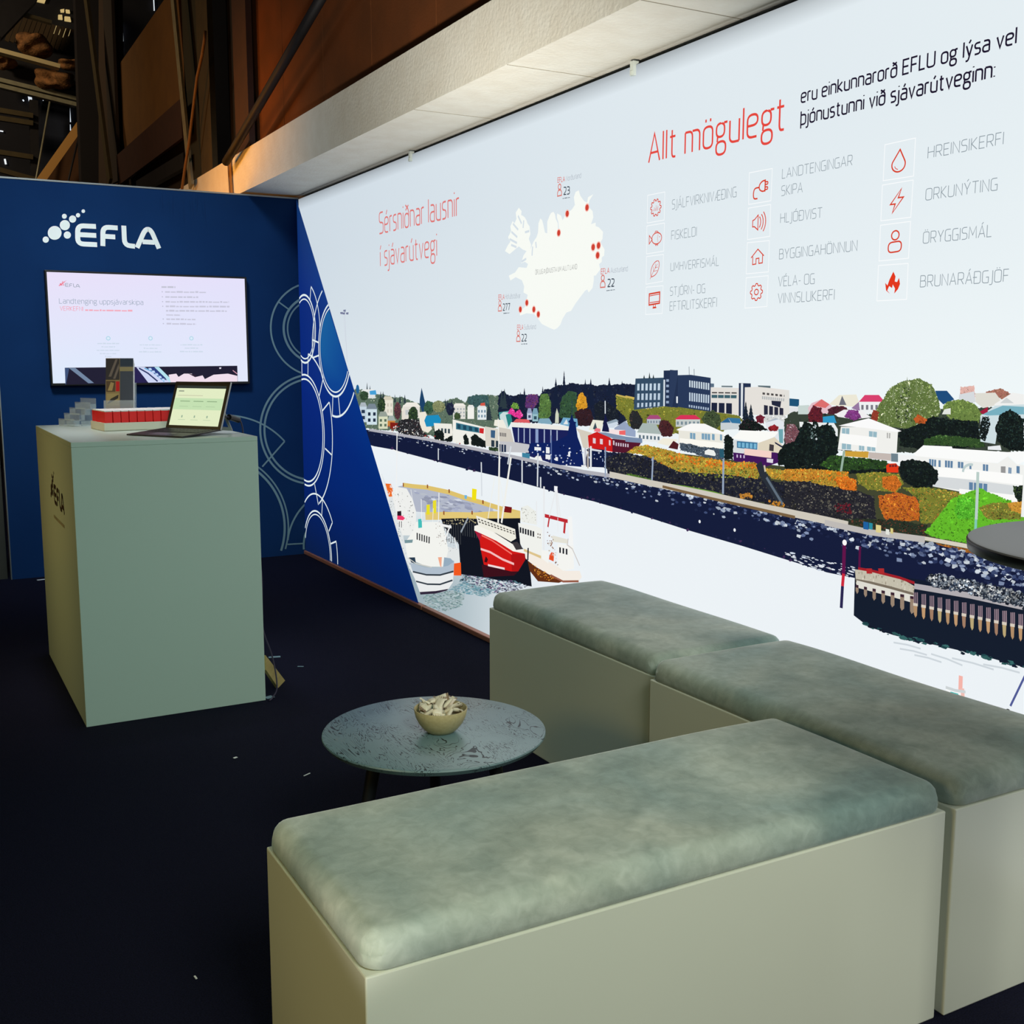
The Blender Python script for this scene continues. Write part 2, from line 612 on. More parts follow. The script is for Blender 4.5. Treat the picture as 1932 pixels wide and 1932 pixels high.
mat('pale_steel', (150, 146, 122), 0.5, 0.2, noise=(14, 0.5), alt=(120, 112, 92))
mat('far_wall', (26, 25, 32), 0.9, noise=(2, 0.6), alt=(18, 18, 26))
mat('mineral_wool', (150, 104, 66), 1.0, noise=(14, 1.0), alt=(96, 70, 48), bump=(40, 1.0), spec=0.0)
mat('daylight', (230, 235, 240), 0.5, emit=((225, 235, 245), 0.9))
mat('lit_pane', (200, 180, 130), 0.5, emit=((196, 172, 116), 0.75))
mat('white_laminate', (214, 218, 205), 0.32, noise=(1.5, 0.3), alt=(205, 208, 196), spec=0.5)
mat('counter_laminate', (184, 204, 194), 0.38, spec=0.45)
mat('orange_board', (150, 88, 30), 0.8)

# ================================================================== FLOOR AND BOOTH WALLS
o = MB().box(-9, 3.5, -12.5, 13, -0.05, 0).build('floor', MATS['carpet'])
tag(o, kind='structure')

W_LEFT = -1.962
wall = MB().box(W_LEFT, 0.0, 0.0, 0.05, 0.0, 2.496).build('wall_back', MATS['blue_fabric'])
tag(wall, kind='structure')
MB().box(W_LEFT - 0.004, 0.0, -0.004, 0.055, 2.496, 2.506).build('top_rail', MATS['aluminium'], wall)
MB().box(W_LEFT - 0.006, W_LEFT, -0.003, 0.055, 0.0, 2.506).build('edge_rail', MATS['aluminium'], wall)
# drapery creases of the stretched fabric under the top rail
c = MB()
for k, (u, zl, w) in enumerate(((-0.86, .22, .012), (-0.80, .30, .018), (-0.74, .20, .01), (-0.70, .16, .008), (-0.93, .15, .01), (-0.66, .24, .009))):
    P = [(-0.0003 - 0.005 * sin(pi * t) ** 2, 2.496 - zl * t) for t in [i / 10 for i in range(11)]]
    rows = []
    for yy, zz in P:
        rows.append([c.bm.verts.new((u + w * s + 0.05 * (2.496 - zz) * (k % 3 - 1), yy * (1 - s * s) - 0.0004, zz)) for s in (-1, -.5, 0, .5, 1)])
    for a, b in zip(rows, rows[1:]):
        for i in range(4):
            c.bm.faces.new((a[i], a[i + 1], b[i + 1], b[i]))
c.build('fabric_crease', MATS['blue_fabric'], wall, smooth=True)

ink_wall = print_mat('wall_ink', 0, 0.6)
sh_wall = Sheet(1, -0.002, -1, ink_wall, wall)
Z2 = fr(0, 340, 3.22)


def wall_logo(x, y):
    return sh_wall.plane(*Z2(x, y))


logo(sh_wall, wall_logo, (244, 246, 240), unit=0.00100)
sh_wall.build('exhibitor_logo', 'silver exhibitor lettering with rising dots')

# ------------------------------------------------------------------ backlit display wall
LB_END = -8.12
lightbox = thing('display_wall', 'long backlit fabric display wall printed with a harbour town, map and service icons', 'display wall', (0, 0, 0))
MB().box(0.012, 0.12, LB_END, 0.0, 0.0, 2.5).build('frame', MATS['aluminium'], lightbox)
for a, b in ((0.0, -2.06), (-2.075, -4.15), (-4.155, -6.2), (-6.205, LB_END)):
    MB().box(-0.030, 0.011, b, a, 0.0, 0.026, bevel=0.004).build('bottom_rail', MATS['copper_rail'], lightbox)
for y in (-1.94, -4.02, -6.1):
    m = MB().box(-0.014, 0.011, y - 0.011, y + 0.011, 2.458, 2.510)
    m.box(-0.018, -0.012, y - 0.006, y + 0.006, 2.458, 2.475)
    m.build('hanging_clip', mat('clear_clip', (206, 214, 208), 0.3, spec=0.6) if 'clear_clip' not in MATS else MATS['clear_clip'], lightbox)

glow_base = print_mat('backlit_base', 1.0, 0.8, sample=True)
glow = print_mat('backlit_ink', 1.0, 0.8)
sh = Sheet(0, -0.001, -1, glow, lightbox)

# sky and water of the print: one grid in the printed photograph's colours, frame shade painted into the top rows
ys = [0, -.5, -1, -1.5, -2, -2.5, -3, -3.5, -4, -4.6, -5.2, -6, -7, LB_END]
zs = [0.026, .1, .2, .3, .45, .6, .8, 1.0, 1.15, 1.35, 1.7, 2.1, 2.42, 2.47, 2.496]


def sky_col(y, z):
    t = min(1, max(0, -y / 6.0))
    if z > 1.0:
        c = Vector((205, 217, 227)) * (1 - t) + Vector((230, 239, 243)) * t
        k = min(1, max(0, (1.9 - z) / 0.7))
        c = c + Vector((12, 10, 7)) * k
        if z > 2.45:  # shadow of the frame edge put into the colour
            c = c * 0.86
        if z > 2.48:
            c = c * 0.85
    else:
        c = Vector((236, 242, 246))
        if y > -3.4:
            k = min(1, max(0, (y + 3.4) / 1.2)) * min(1, max(0, (0.62 - z) / 0.4))
            c = c * (1 - k) + Vector((158, 176, 184)) * k
    return tuple(min(250, v) for v in c)


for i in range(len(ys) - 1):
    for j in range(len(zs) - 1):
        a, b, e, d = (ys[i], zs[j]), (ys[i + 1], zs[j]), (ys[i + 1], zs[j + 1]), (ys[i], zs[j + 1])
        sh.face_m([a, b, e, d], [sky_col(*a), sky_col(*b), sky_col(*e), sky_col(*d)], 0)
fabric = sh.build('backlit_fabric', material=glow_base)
sh.parent = fabric
sh.depth = 0.0005

# ================================================================== PRINT OF THE DISPLAY WALL
RED, INK, GREY, WHITE = (222, 84, 70), (26, 28, 44), (150, 160, 166), (250, 252, 253)

# ---- headings
ZA = fr(1180, 40, 2.569)
ZB = fr(660, 320, 3.45)
write(sh, "Allt mögulegt", (113, 686), (768, 524), 134, (228, 70, 60), .50, ZA)
write(sh, "eru einkunnarorð EFLU og lýsa vel", (852, 395), (1892, 107), 62, (28, 20, 44), .80, ZA)
write(sh, "þjónustunni við sjávarútveginn:", (850, 502), (1790, 270), 64, (28, 20, 44), .80, ZA)
sh.build('main_heading', 'red and black heading')
write(sh, "Sérsniðnar lausnir", (193, 417), (710, 298), 136, (222, 120, 118), .50, ZB)
write(sh, "í sjávarútvegi", (199, 628), (566, 560), 128, (222, 120, 118), .50, ZB)
sh.build('side_heading', 'pale red heading')

# ---- map
MAP = """1010,530 1030,490 1045,470 1030,440 1050,400 1045,370 1060,335 1072,350 1085,320 1080,280 1100,248 1118,270 1115,296 1125,300 1138,310 1150,330 1156,350 1170,370 1175,420 1165,450 1180,490 1175,520 1195,470 1215,440 1225,410
1228,350 1240,318 1252,330 1260,360 1270,410 1285,415 1285,340 1300,300 1310,282 1325,275 1335,290 1340,320 1354,350 1356,405 1364,405 1358,345 1348,310 1350,285 1375,300 1385,330 1392,318 1400,300 1415,265 1430,272 1445,260 1465,230 1458,180 1470,145 1490,135 1500,170 1525,205 1545,215
1550,180 1585,160 1560,200 1550,240 1580,270 1585,310 1570,355 1600,345 1600,368 1620,375 1648,405 1645,450 1632,470 1640,490 1658,520 1655,560 1640,572 1640,600 1622,615 1630,650 1600,690 1588,690 1588,720 1580,770 1555,800 1545,780 1530,790 1500,830
1470,870 1440,920 1410,930 1385,970 1370,1010 1350,1032 1330,1042 1300,1030 1250,1005 1225,970 1200,940 1150,935 1108,950 1105,920 1140,895 1150,850 1158,815 1130,800 1135,760 1120,720 1080,700 1045,722 1035,690 1075,670 1100,635 1150,640 1160,615 1140,600 1115,610
1130,560 1150,530 1125,520 1100,500 1075,520 1040,550"""
sh.poly(MAP, (247, 250, 244), ZB)
for s in ("1052,405 1090,440", "1040,452 1088,478", "1062,352 1096,392", "1095,300 1118,352", "1132,330 1128,380", "1168,400 1140,408", "1050,490 1085,505", "1190,500 1186,560", "1210,470 1214,510", "1118,600 1148,580"):
    sh.line(s, 10, (214, 224, 232), ZB)
sh.build('printed_map', 'white country map of the print')
for x, y in ((1415, 287), (1544, 247), (1360, 412), (1584, 505), (1619, 494), (1613, 558), (1152, 867), (1110, 910), (1198, 910), (1227, 942)):
    sh.disc(x, y, .017, (246, 190, 180), ZB)
    sh.disc(x, y, .0125, (206, 62, 46), ZB)
sh.build('map_marker_dots', 'red dots on the map')
write(sh, "ÖFLUG ÞJÓNUSTA UM ALLT LAND", (1208, 683), (1478, 646), 29, (120, 122, 122), .55, ZB, 1.5)


def person_mark(x, y, s, col=(216, 120, 110)):
    u, w = sh.plane(*ZB(x, y))
    sh.ribbon_m([(u + s * .24 * cos(2 * pi * i / 16), w + s * .80 + s * .24 * sin(2 * pi * i / 16)) for i in range(16)], s * .11, col, True)
    sh.ribbon_m([(u + s * px, w + s * pz) for px, pz in ((-.36, 0), (.36, 0), (.36, .3), (.2, .5), (-.2, .5), (-.36, .3))], s * .11, col, True)


for (ex, ey), (e2x, e2y), name, (nx0, ny0), (nx1, ny1), cap, num, (ax, ay), (bx, by), ncap, (px, py), (tx, ty), (t2x, t2y) in (
        ((1353, 84), (1399, 76), "Norðurland", (1408, 74), (1505, 52), 31, "23", (1392, 163), (1430, 158), 47, (1365, 170), (1385, 191), (1433, 183)),
        ((1635, 680), (1689, 673), "Austurland", (1698, 672), (1808, 660), 33, "22", (1678, 763), (1720, 759), 48, (1646, 766), (1670, 791), (1725, 784)),
        ((968, 846), (1006, 843), "Höfuðstöðvar", (1012, 842), (1110, 835), 30, "277", (997, 917), (1042, 914), 42, (977, 920), (1000, 939), (1040, 935)),
        ((1090, 1042), (1128, 1040), "Suðurland", (1134, 1040), (1211, 1037), 30, "22", (1118, 1117), (1150, 1115), 43, (1097, 1118), (1115, 1138), (1155, 1137))):
    write(sh, "EFLA", (ex, ey), (e2x, e2y), cap, (222, 88, 76), .8, ZB)
    write(sh, name, (nx0, ny0), (nx1, ny1), cap, (176, 184, 194), .6, ZB)
    write(sh, num, (ax, ay), (bx, by), ncap, (44, 58, 74), .8, ZB)
    person_mark(px, py, .046)
    scribble(sh, (tx, ty), (t2x, t2y), 9, (120, 130, 140), ZB, seed=int(tx))
sh.build('map_captions', 'small captions round the map')

# ---- service tiles: white outlined squares with red pictograms
Z7 = fr(1200, 240, 5.367)
Z8 = fr(1560, 220, 5.083)
TILES = [
    ('cogchart', Z7, "118,690 292,655 285,940 112,970"), ('fish', Z7, "110,1000 288,970 280,1255 106,1283"), ('leaf', Z7, "106,1310 278,1288 270,1560 100,1590"), ('screen', Z7, "102,1620 274,1605 266,1885 96,1897"),
    ('plug', Z7, "1147,462 1380,418 1365,745 1140,782"), ('speaker', Z7, "1137,820 1363,782 1355,1105 1128,1138"), ('house', Z7, "1127,1170 1350,1148 1340,1465 1115,1485"), ('cog', Z7, "1115,1525 1338,1503 1325,1815 1103,1832"),
    ('drop', Z8, "557,270 850,205 832,570 540,615"), ('bolt', Z8, "533,657 828,608 805,965 518,1000"), ('person', Z8, "515,1042 803,1005 783,1358 500,1385"), ('flame', Z8, "495,1428 780,1408 765,1752 480,1768")]


def circ(cx, cy, r, n=28, a0=0, a1=360):
    return [(cx + r * cos(radians(a0 + (a1 - a0) * i / n)), cy + r * sin(radians(a0 + (a1 - a0) * i / n))) for i in range(n + (0 if a1 - a0 == 360 else 1))]


def cog_pts(c, r0, r1, n):
    P = []
    for i in range(n):
        a = 360 / n * i
        for da, r in ((-14, r0), (-9, r1), (9, r1), (14, r0)):
            P.append((c[0] + r * cos(radians(a + da * 8 / n)), c[1] + r * sin(radians(a + da * 8 / n))))
    return P


def icon(kind):
    """list of (points, width, closed, fill) in a unit tile, y down"""
    c = (.5, .5)
    if kind == 'cogchart':
        out = [(soften(cog_pts(c, .24, .31, 10), True, .03), .035, True, 0)]
        out += [([(x, .62), (x, y)], .016, False, 0) for x, y in ((.36, .55), (.42, .48), (.47, .52), (.52, .42), (.57, .5), (.62, .45))]
        return out
    if kind == 'cog':
        return [(soften(cog_pts(c, .22, .28, 8), True, .04), .035, True, 0), (circ(.5, .5, .09), .035, True, 0)]
    if kind == 'fish':
        b = [(.30, .5)] + [(.58 - .28 * cos(radians(t)), .5 - .20 * sin(radians(t))) for t in range(20, 161, 10)] + [(.86, .5)] + [(.58 + .28 * cos(radians(t)), .5 + .20 * sin(radians(t))) for t in range(20, 161, 10)]
        return [(b, .035, True, 0), ([(.32, .52), (.15, .36), (.15, .66)], .035, True, 0), ([(.45, .33), (.50, .24), (.62, .25), (.70, .34)], .025, False, 0), ([(.50, .70), (.54, .76), (.60, .71), (.64, .76), (.67, .69)], .025, False, 0), ([(.66, .36), (.62, .5), (.66, .64)], .014, False, 0), (circ(.74, .46, .012, 8), .014, True, 1)]
    if kind == 'leaf':
        b = [(.30, .78), (.27, .56), (.36, .36), (.54, .22), (.74, .20), (.78, .38), (.70, .60), (.54, .73), (.38, .76)]
        return [(soften(b, True, .12), .03, True, 0), ([(.24, .84), (.42, .60), (.66, .32)], .02, False, 0), ([(.44, .58), (.66, .56)], .016, False, 0), ([(.52, .46), (.70, .44)], .016, False, 0), ([(.44, .58), (.42, .40)], .016, False, 0), ([(.54, .46), (.54, .30)], .016, False, 0)]
    if kind == 'screen':
        return [([(.20, .26), (.82, .22), (.82, .62), (.20, .66)], .055, True, 0), ([(.22, .33), (.80, .29)], .03, False, 0), ([(.24, .58), (.8, .55)], .03, False, 0), ([(.46, .66), (.46, .76), (.58, .75), (.58, .65)], .035, False, 0), ([(.42, .78), (.64, .77)], .045, False, 0)]
    if kind == 'plug':
        b = [(.72, .32), (.58, .34), (.46, .44), (.46, .58), (.58, .66), (.72, .66)]
        return [(soften(b, True, .08), .045, True, 0), (soften([(.73, .38), (.84, .38), (.84, .46), (.73, .46)], False, .05), .04, False, 0), (soften([(.73, .54), (.84, .54), (.84, .62), (.73, .62)], False, .05), .04, False, 0), ([(.72, .30), (.72, .68)], .05, False, 0), (soften([(.46, .52), (.22, .52), (.20, .86), (.40, .86)], False, .2), .045, False, 0)]
    if kind == 'speaker':
        return [([(.22, .42), (.30, .40), (.46, .27), (.46, .74), (.30, .62), (.22, .62)], .035, True, 0)] + [(circ(.30, .5, r, 12, -38, 38), .035, False, 0) for r in (.28, .39, .50)]
    if kind == 'house':
        return [([(.20, .50), (.50, .24), (.78, .47)], .035, False, 0), ([(.28, .46), (.28, .72), (.43, .71), (.43, .54), (.56, .53), (.56, .70), (.72, .69), (.72, .44)], .035, False, 0)]
    if kind == 'drop':
        b = [(.52, .22)] + [(.49 + .22 * cos(radians(t)), .62 + .20 * sin(radians(t))) for t in range(-25, 206, 12)]
        return [(b, .04, True, 0), (circ(.49, .62, .13, 8, 95, 165), .02, False, 0)]
    if kind == 'bolt':
        return [([(.64, .18), (.30, .58), (.46, .58), (.38, .82), (.72, .42), (.55, .42)], .04, True, 0)]
    if kind == 'person':
        return [(circ(.52, .33, .125), .04, True, 0), (soften([(.30, .80), (.30, .52), (.74, .50), (.74, .78)], True, .13), .04, True, 0)]
    return [([(.52, .20), (.60, .34), (.58, .48), (.66, .50), (.72, .38), (.76, .56), (.70, .70), (.58, .82), (.60, .68), (.52, .56), (.50, .66), (.40, .60), (.34, .72), (.44, .82), (.30, .72), (.26, .50), (.34, .58), (.40, .42)], 0, True, 1)]


for kind, Z, s in TILES:
    Q = [Vector(sh.plane(*Z(*p))) for p in pts(s)]
    side = sum(((Q[i] - Q[i - 1]).length for i in range(4))) / 4

    def tm(x, y):
        v = (Q[0] * (1 - x) + Q[1] * x) * (1 - y) + (Q[3] * (1 - x) + Q[2] * x) * y
        return (v.x, v.y)
    sh.ribbon_m([tuple(q) for q in Q], side * .022, WHITE, True)
    for P, w, closed, fill in icon(kind):
        M = [tm(*p) for p in P]
        if fill:
            sh.face_m(M, (226, 56, 30))
        if w:
            sh.ribbon_m(M, w * side, (216, 62, 38), closed)
    sh.build({'cog': 'cogwheel', 'cogchart': 'cogwheel', 'bolt': 'lightning', 'drop': 'water_drop'}.get(kind, kind) + '_pictogram')

for t, Z, a, b, cap in (
        ("SJÁLFVIRKNIVÆÐING", Z7, (365, 830), (1015, 703), 92), ("FISKELDI", Z7, (358, 1140), (612, 1100), 88), ("UMHVERFISMÁL", Z7, (350, 1456), (838, 1400), 82), ("STJÓRN- OG", Z7, (345, 1705), (698, 1675), 84), ("EFTIRLITSKERFI", Z7, (342, 1857), (816, 1818), 88),
        ("LANDTENGINGAR", Z7, (1480, 520), (2188, 384), 96), ("SKIPA", Z7, (1472, 695), (1684, 658), 98), ("HLJÓÐVIST", Z7, (1462, 970), (1882, 914), 96), ("BYGGINGAHÖNNUN", Z7, (1450, 1336), (2237, 1250), 98), ("VÉLA- OG", Z7, (1440, 1612), (1805, 1584), 98), ("VINNSLUKERFI", Z7, (1437, 1782), (2006, 1746), 98),
        ("HREINSIKERFI", Z8, (968, 400), (1690, 264), 108), ("ORKUNÝTING", Z8, (947, 803), (1632, 704), 108), ("ÖRYGGISMÁL", Z8, (922, 1217), (1578, 1150), 108), ("BRUNARÁÐGJÖF", Z8, (895, 1635), (1740, 1580), 108)):
    write(sh, t, a, b, cap, (146, 158, 166), .44, Z)
sh.build('service_names', 'thin grey service names')

# ---- harbour town photograph in the print
DK, NAVY = (22, 30, 34), (18, 26, 58)
GREEN = [(38, 58, 40), (58, 82, 48), (84, 108, 62), (30, 44, 38)]
DARKG = [(18, 26, 26), (24, 36, 34), (34, 48, 40), (14, 20, 26)]
AUTUMN = [(214, 132, 40), (226, 160, 52), (190, 100, 34), (206, 176, 70), (150, 120, 44)]
OLIVE = [(120, 124, 48), (150, 146, 60), (96, 104, 46), (168, 150, 56)]


def foliage(f, s, cols, n, size, seed, base=None, asp=1.0):
    """leafy mass: ragged outline, then coarse and fine dabs, and a fringe of leaves over the edge"""
    P = pts(s) if isinstance(s, str) else s
    rnd = random.Random(seed)
    Q = []
    cx, cy = sum(p[0] for p in P) / len(P), sum(p[1] for p in P) / len(P)
    for i in range(len(P)):
        a, b = Vector(P[i]), Vector(P[(i + 1) % len(P)])
        k = max(2, int((b - a).length / (size[0] * .8)))
        for t in range(k):
            p = a + (b - a) * (t / k)
            Q.append((p.x + rnd.uniform(-.45, .45) * size[0], p.y + rnd.uniform(-.55, .45) * size[0]))
    sh.poly(Q, base or cols[0], f)
    sh.dabs(int(n * .7), P, (size[0] * .7, size[1] * .75), cols, f, asp, seed, clump=size[1] * 1.6)
    sh.dabs(int(n * 3.2), Q, (size[0] * .28, size[1] * .34), cols + [tuple(c * .62 for c in cols[0]), tuple(min(255, c * 1.22 + 8) for c in cols[-1])], f, asp, seed + 1000, clump=size[1] * 1.6)


def tree(f, cx, cy, rx, ry, cols, n, size, seed):
    foliage(f, [(cx + rx * cos(2 * pi * i / 14), cy + ry * sin(2 * pi * i / 14)) for i in range(14)], cols, n, size, seed)


def spruce(f, x, top, bottom, w, col, seed=0):
    rnd = random.Random(seed)
    L, R = [(x, top)], []
    k = 7
    for i in range(1, k + 1):
        y = top + (bottom - top) * i / k
        ww = w / 2 * i / k
        L += [(x - ww * rnd.uniform(.8, 1.1), y), (x - ww * .55, y - (bottom - top) * .02)]
        R += [(x + ww * rnd.uniform(.8, 1.1), y), (x + ww * .55, y - (bottom - top) * .02)]
    sh.poly(L + R[::-1], col, f)


def house(f, x, y, w, h, wall, roof, rh, nw=3, nh=1, win=(110, 130, 150), lean=0.0, hip=.2):
    sh.poly([(x, y), (x + w, y + lean * w), (x + w, y + h + lean * w), (x, y + h)], wall, f)
    e = w * .05
    sh.poly([(x - e, y + 1), (x + w * hip, y - rh), (x + w * (1 - hip), y - rh + lean * w * .5), (x + w + e, y + lean * w + 1)], roof, f)
    if nw:
        sh.grid([(x, y + h * .12), (x + w, y + lean * w + h * .12), (x + w, y + h * .9 + lean * w), (x, y + h * .9)], nw, nh, win, f, .5, .55)


# hills and woods on the skyline
sh.poly("1180,870 1240,850 1480,880 1660,870 1932,940 1932,1075 1800,1036 1600,993 1440,959 1260,920", (66, 70, 48))
T1, T2, T3, T4 = fr(660, 660, 6.44), fr(940, 660, 6.44), fr(1180, 660, 5.682), fr(1480, 660, 4.274)
foliage(T1, "20,480 130,480 230,500 330,540 400,540 540,580 640,575 720,610 850,660 960,640 1100,640 1200,610 1300,580 1400,640 1440,575 1540,545 1700,550 1932,560 1932,900 1300,1100 700,1000 230,960 120,940", [(92, 112, 96), (120, 136, 110), (70, 90, 80), (150, 160, 140)], 420, (16, 40), 1)
foliage(T1, "1425,640 1440,580 1530,548 1680,552 1690,690 1500,700", [(60, 92, 92), (72, 106, 100), (50, 76, 84)], 90, (14, 34), 2)
foliage(T2, "0,560 60,500 130,560 250,545 340,540 500,560 560,490 640,470 720,430 830,430 880,400 1000,425 1100,420 1200,440 1300,420 1400,430 1520,410 1680,420 1680,760 1500,920 900,900 0,880", [(24, 32, 56), (34, 44, 66), (44, 50, 60), (20, 26, 46)], 420, (18, 48), 3)
for x, t, b, w in ((40, 480, 760, 90), (75, 470, 760, 80), (270, 510, 700, 90), (318, 460, 720, 90), (540, 440, 620, 60), (585, 480, 620, 60), (700, 335, 700, 110), (800, 250, 640, 90), (1058, 350, 640, 80), (1125, 345, 680, 120), (1350, 335, 560, 90), (1505, 375, 560, 80)):
    spruce(T2, x, t, b, w, (22, 32, 56), x)
foliage(T2, "340,560 360,540 480,545 490,640 420,720 330,700", [(96, 54, 116), (74, 40, 90), (120, 70, 60)], 50, (14, 34), 5)
foliage(T2, "500,620 520,540 600,530 640,640 640,800 560,870 490,820", [(86, 120, 62), (110, 140, 76), (60, 90, 54)], 90, (16, 36), 6)
foliage(T2, "760,640 790,560 860,500 950,520 960,700 930,880 740,820", [(52, 82, 58), (70, 104, 62), (40, 64, 50)], 100, (16, 40), 7)
foliage(T2, "945,680 980,540 1020,515 1070,580 1085,700 1020,740 960,740", [(222, 156, 40), (236, 176, 60), (180, 120, 40)], 70, (12, 30), 8)
foliage(T2, "1430,560 1640,600 1660,720 1560,830 1440,720", OLIVE, 70, (16, 36), 9)
sh.line("1435,548 1650,600", 7, (196, 176, 90), T2)
foliage(T2, "1160,680 1230,620 1330,640 1450,740 1480,830 1350,900 1180,860", [(26, 32, 44), (40, 46, 50)], 60, (16, 40), 10)
foliage(T2, "930,760 1000,720 1120,720 1160,860 1120,930 960,920", [(52, 30, 36), (40, 32, 44)], 40, (16, 40), 11)
for x, t, b, w in ((210, 395, 520, 30), (245, 430, 520, 26), (375, 500, 620, 40), (405, 500, 600, 34), (548, 540, 640, 36), (610, 550, 650, 40), (668, 540, 650, 40), (1160, 590, 720, 50), (1185, 600, 720, 50), (1240, 590, 780, 60), (1845, 490, 700, 70), (1880, 470, 720, 80), (1690, 650, 860, 110)):
    spruce(T1, x, t, b, w, (44, 58, 66), x)
# left town
house(T1, 140, 500, 170, 90, (222, 226, 226), (232, 234, 232), 20, 0)
sh.poly("240,500 315,490 325,545 245,545", (70, 160, 214), T1)
tree(T1, 175, 560, 52, 60, [(48, 70, 50), (60, 84, 56)], 40, (12, 26), 21)
sh.disc(95, 478, .028, (30, 96, 150), T1)
house(T1, 120, 690, 85, 190, (196, 212, 224), (172, 182, 190), 50, 1, 2, (40, 56, 80))
house(T1, 205, 720, 125, 190, (206, 224, 232), (120, 134, 146), 65, 2, 2, (30, 44, 66))
house(T1, 400, 610, 125, 190, (232, 228, 214), (212, 206, 186), 45, 3, 2, (206, 200, 186))
tree(T1, 385, 670, 46, 90, GREEN, 50, (12, 26), 22)
house(T1, 350, 810, 110, 150, (216, 220, 190), (150, 160, 150), 60, 2, 2, (90, 110, 90))
house(T1, 460, 860, 90, 70, (200, 130, 60), (160, 172, 168), 60, 0)
sh.poly("490,880 600,890 600,960 490,960", (128, 30, 24), T1)
tree(T1, 580, 740, 40, 110, [(84, 50, 60), (60, 40, 56), (110, 70, 66)], 50, (12, 26), 23)
house(T1, 630, 740, 100, 110, (226, 220, 206), (236, 230, 214), 70, 1, 1, (190, 190, 184))
house(T1, 650, 690, 200, 140, (226, 222, 212), (238, 234, 224), 50, 2, 1, (196, 200, 200))
tree(T1, 770, 800, 60, 110, GREEN, 60, (14, 30), 24)
foliage(T1, "560,960 600,860 700,840 840,850 880,960 960,1060 760,1060 600,1010", [(40, 40, 44), (70, 40, 44), (52, 60, 46), (200, 200, 200), (30, 30, 38)], 130, (12, 28), 25)
sh.poly("872,460 850,600 848,660 880,760 930,800 915,640", (28, 66, 104), T1)
tree(T1, 960, 700, 60, 80, [(60, 96, 72), (44, 74, 64)], 50, (14, 30), 26)
sh.poly("840,760 920,750 1000,960 950,1010 880,980 850,900", (236, 230, 216), T1)
tree(T1, 1080, 690, 80, 70, [(130, 136, 96), (110, 120, 84), (150, 150, 110)], 50, (12, 28), 27)
sh.poly("905,860 930,800 1075,790 1110,850 1100,890 1000,930 930,935", (28, 140, 190), T1)
sh.poly("1020,890 1240,900 1250,1000 1240,1110 1040,1040", (238, 236, 226), T1)
sh.grid("1100,940 1225,950 1225,1030 1100,1020", 3, 1, (60, 76, 84), T1)
foliage(T1, "1030,1000 1090,960 1140,1010 1150,1090 1240,1040 1250,1120 1130,1110 1020,1080", DARKG, 60, (14, 28), 28)
house(T1, 1255, 680, 150, 160, (226, 224, 216), (240, 236, 228), 30, 4, 3, (170, 176, 180))
house(T1, 1430, 700, 80, 140, (240, 240, 234), (230, 230, 226), 30, 0)
house(T1, 1550, 700, 110, 150, (228, 236, 238), (222, 224, 224), 25, 3, 2, (110, 140, 160))
sh.poly("1585,680 1590,650 1640,640 1645,680", (210, 86, 70), T1)
tree(T1, 1220, 720, 50, 80, [(30, 36, 60), (40, 50, 66)], 40, (14, 30), 29)
foliage(T1, "1270,800 1290,750 1340,780 1350,840 1270,840", [(58, 80, 50), (74, 92, 58)], 30, (12, 24), 30)
sh.poly("1250,845 1640,940 1650,1000 1650,1180 1400,1150 1250,1120", (238, 238, 230), T1)
sh.poly("1290,885 1570,945 1575,1010 1290,965", (56, 116, 136), T1)
sh.grid("1290,890 1570,950 1575,1005 1290,960", 4, 1, (28, 70, 92), T1, .55, .8)
foliage(T1, "1380,1050 1410,1020 1440,1080 1450,1150 1390,1150", DARKG, 30, (10, 22), 31)
foliage(T1, "1470,1060 1520,1020 1570,1060 1660,1120 1650,1190 1480,1160", DARKG, 50, (10, 24), 32)
sh.poly("1575,950 1630,955 1625,1020 1575,1010", (206, 40, 44), T1)
sh.poly("1640,930 1932,985 1932,1190 1650,1170", (216, 212, 200), T1)
sh.poly("1760,850 1880,850 1910,960 1750,920", (238, 236, 222), T1)
sh.poly("1810,760 1932,740 1932,950 1890,860 1820,850", (70, 150, 150), T1)
sh.grid("1800,1000 1900,1015 1900,1070 1800,1055", 5, 1, (50, 50, 60), T1, .45, .9)
sh.grid("1710,970 1770,975 1765,1080 1710,1070", 1, 1, (60, 96, 130), T1, .9, .9)
sh.grid("1710,1090 1932,1120 1932,1210 1710,1180", 4, 1, (40, 56, 70), T1, .7, .9)
foliage(T1, "1690,1180 1800,1190 1880,1200 1880,1250 1690,1225", GREEN, 30, (12, 24), 33)
sh.dabs(70, "230,920 600,930 960,1010 1100,1080 1240,1110 1500,1170 1700,1220 1640,1230 960,1100 240,975", (10, 24), [(240, 240, 236), (210, 216, 220), (160, 60, 60), (230, 220, 200)], T1, seed=34)
sh.line("235,972 420,1000 620,1040 960,1090", 12, (96, 116, 62), T1)
# middle town
sh.poly("20,790 60,755 150,760 165,860 130,940 100,960 20,830", (200, 220, 220), T2)
sh.poly("90,790 150,770 170,860 125,940", (40, 132, 130), T2)
sh.poly("0,850 60,850 110,960 0,940", (238, 236, 224), T2)
foliage(T2, "115,770 140,720 170,700 210,760 260,720 305,800 260,840 180,800", [(228, 52, 148), (240, 120, 180), (210, 40, 120)], 50, (12, 26), 41)
foliage(T2, "150,690 190,640 240,660 250,720 180,720", [(96, 140, 60), (120, 160, 70)], 26, (12, 26), 42)
sh.poly("180,880 220,840 370,845 390,890", (218, 92, 96), T2)
house(T2, 350, 770, 60, 80, (196, 206, 226), (150, 160, 190), 60, 1, 1, (60, 70, 100))
house(T2, 415, 780, 70, 90, (150, 190, 200), (120, 160, 180), 70, 1, 1, (50, 80, 96))
sh.poly("480,890 500,835 620,832 655,895 640,905", (128, 168, 188), T2)
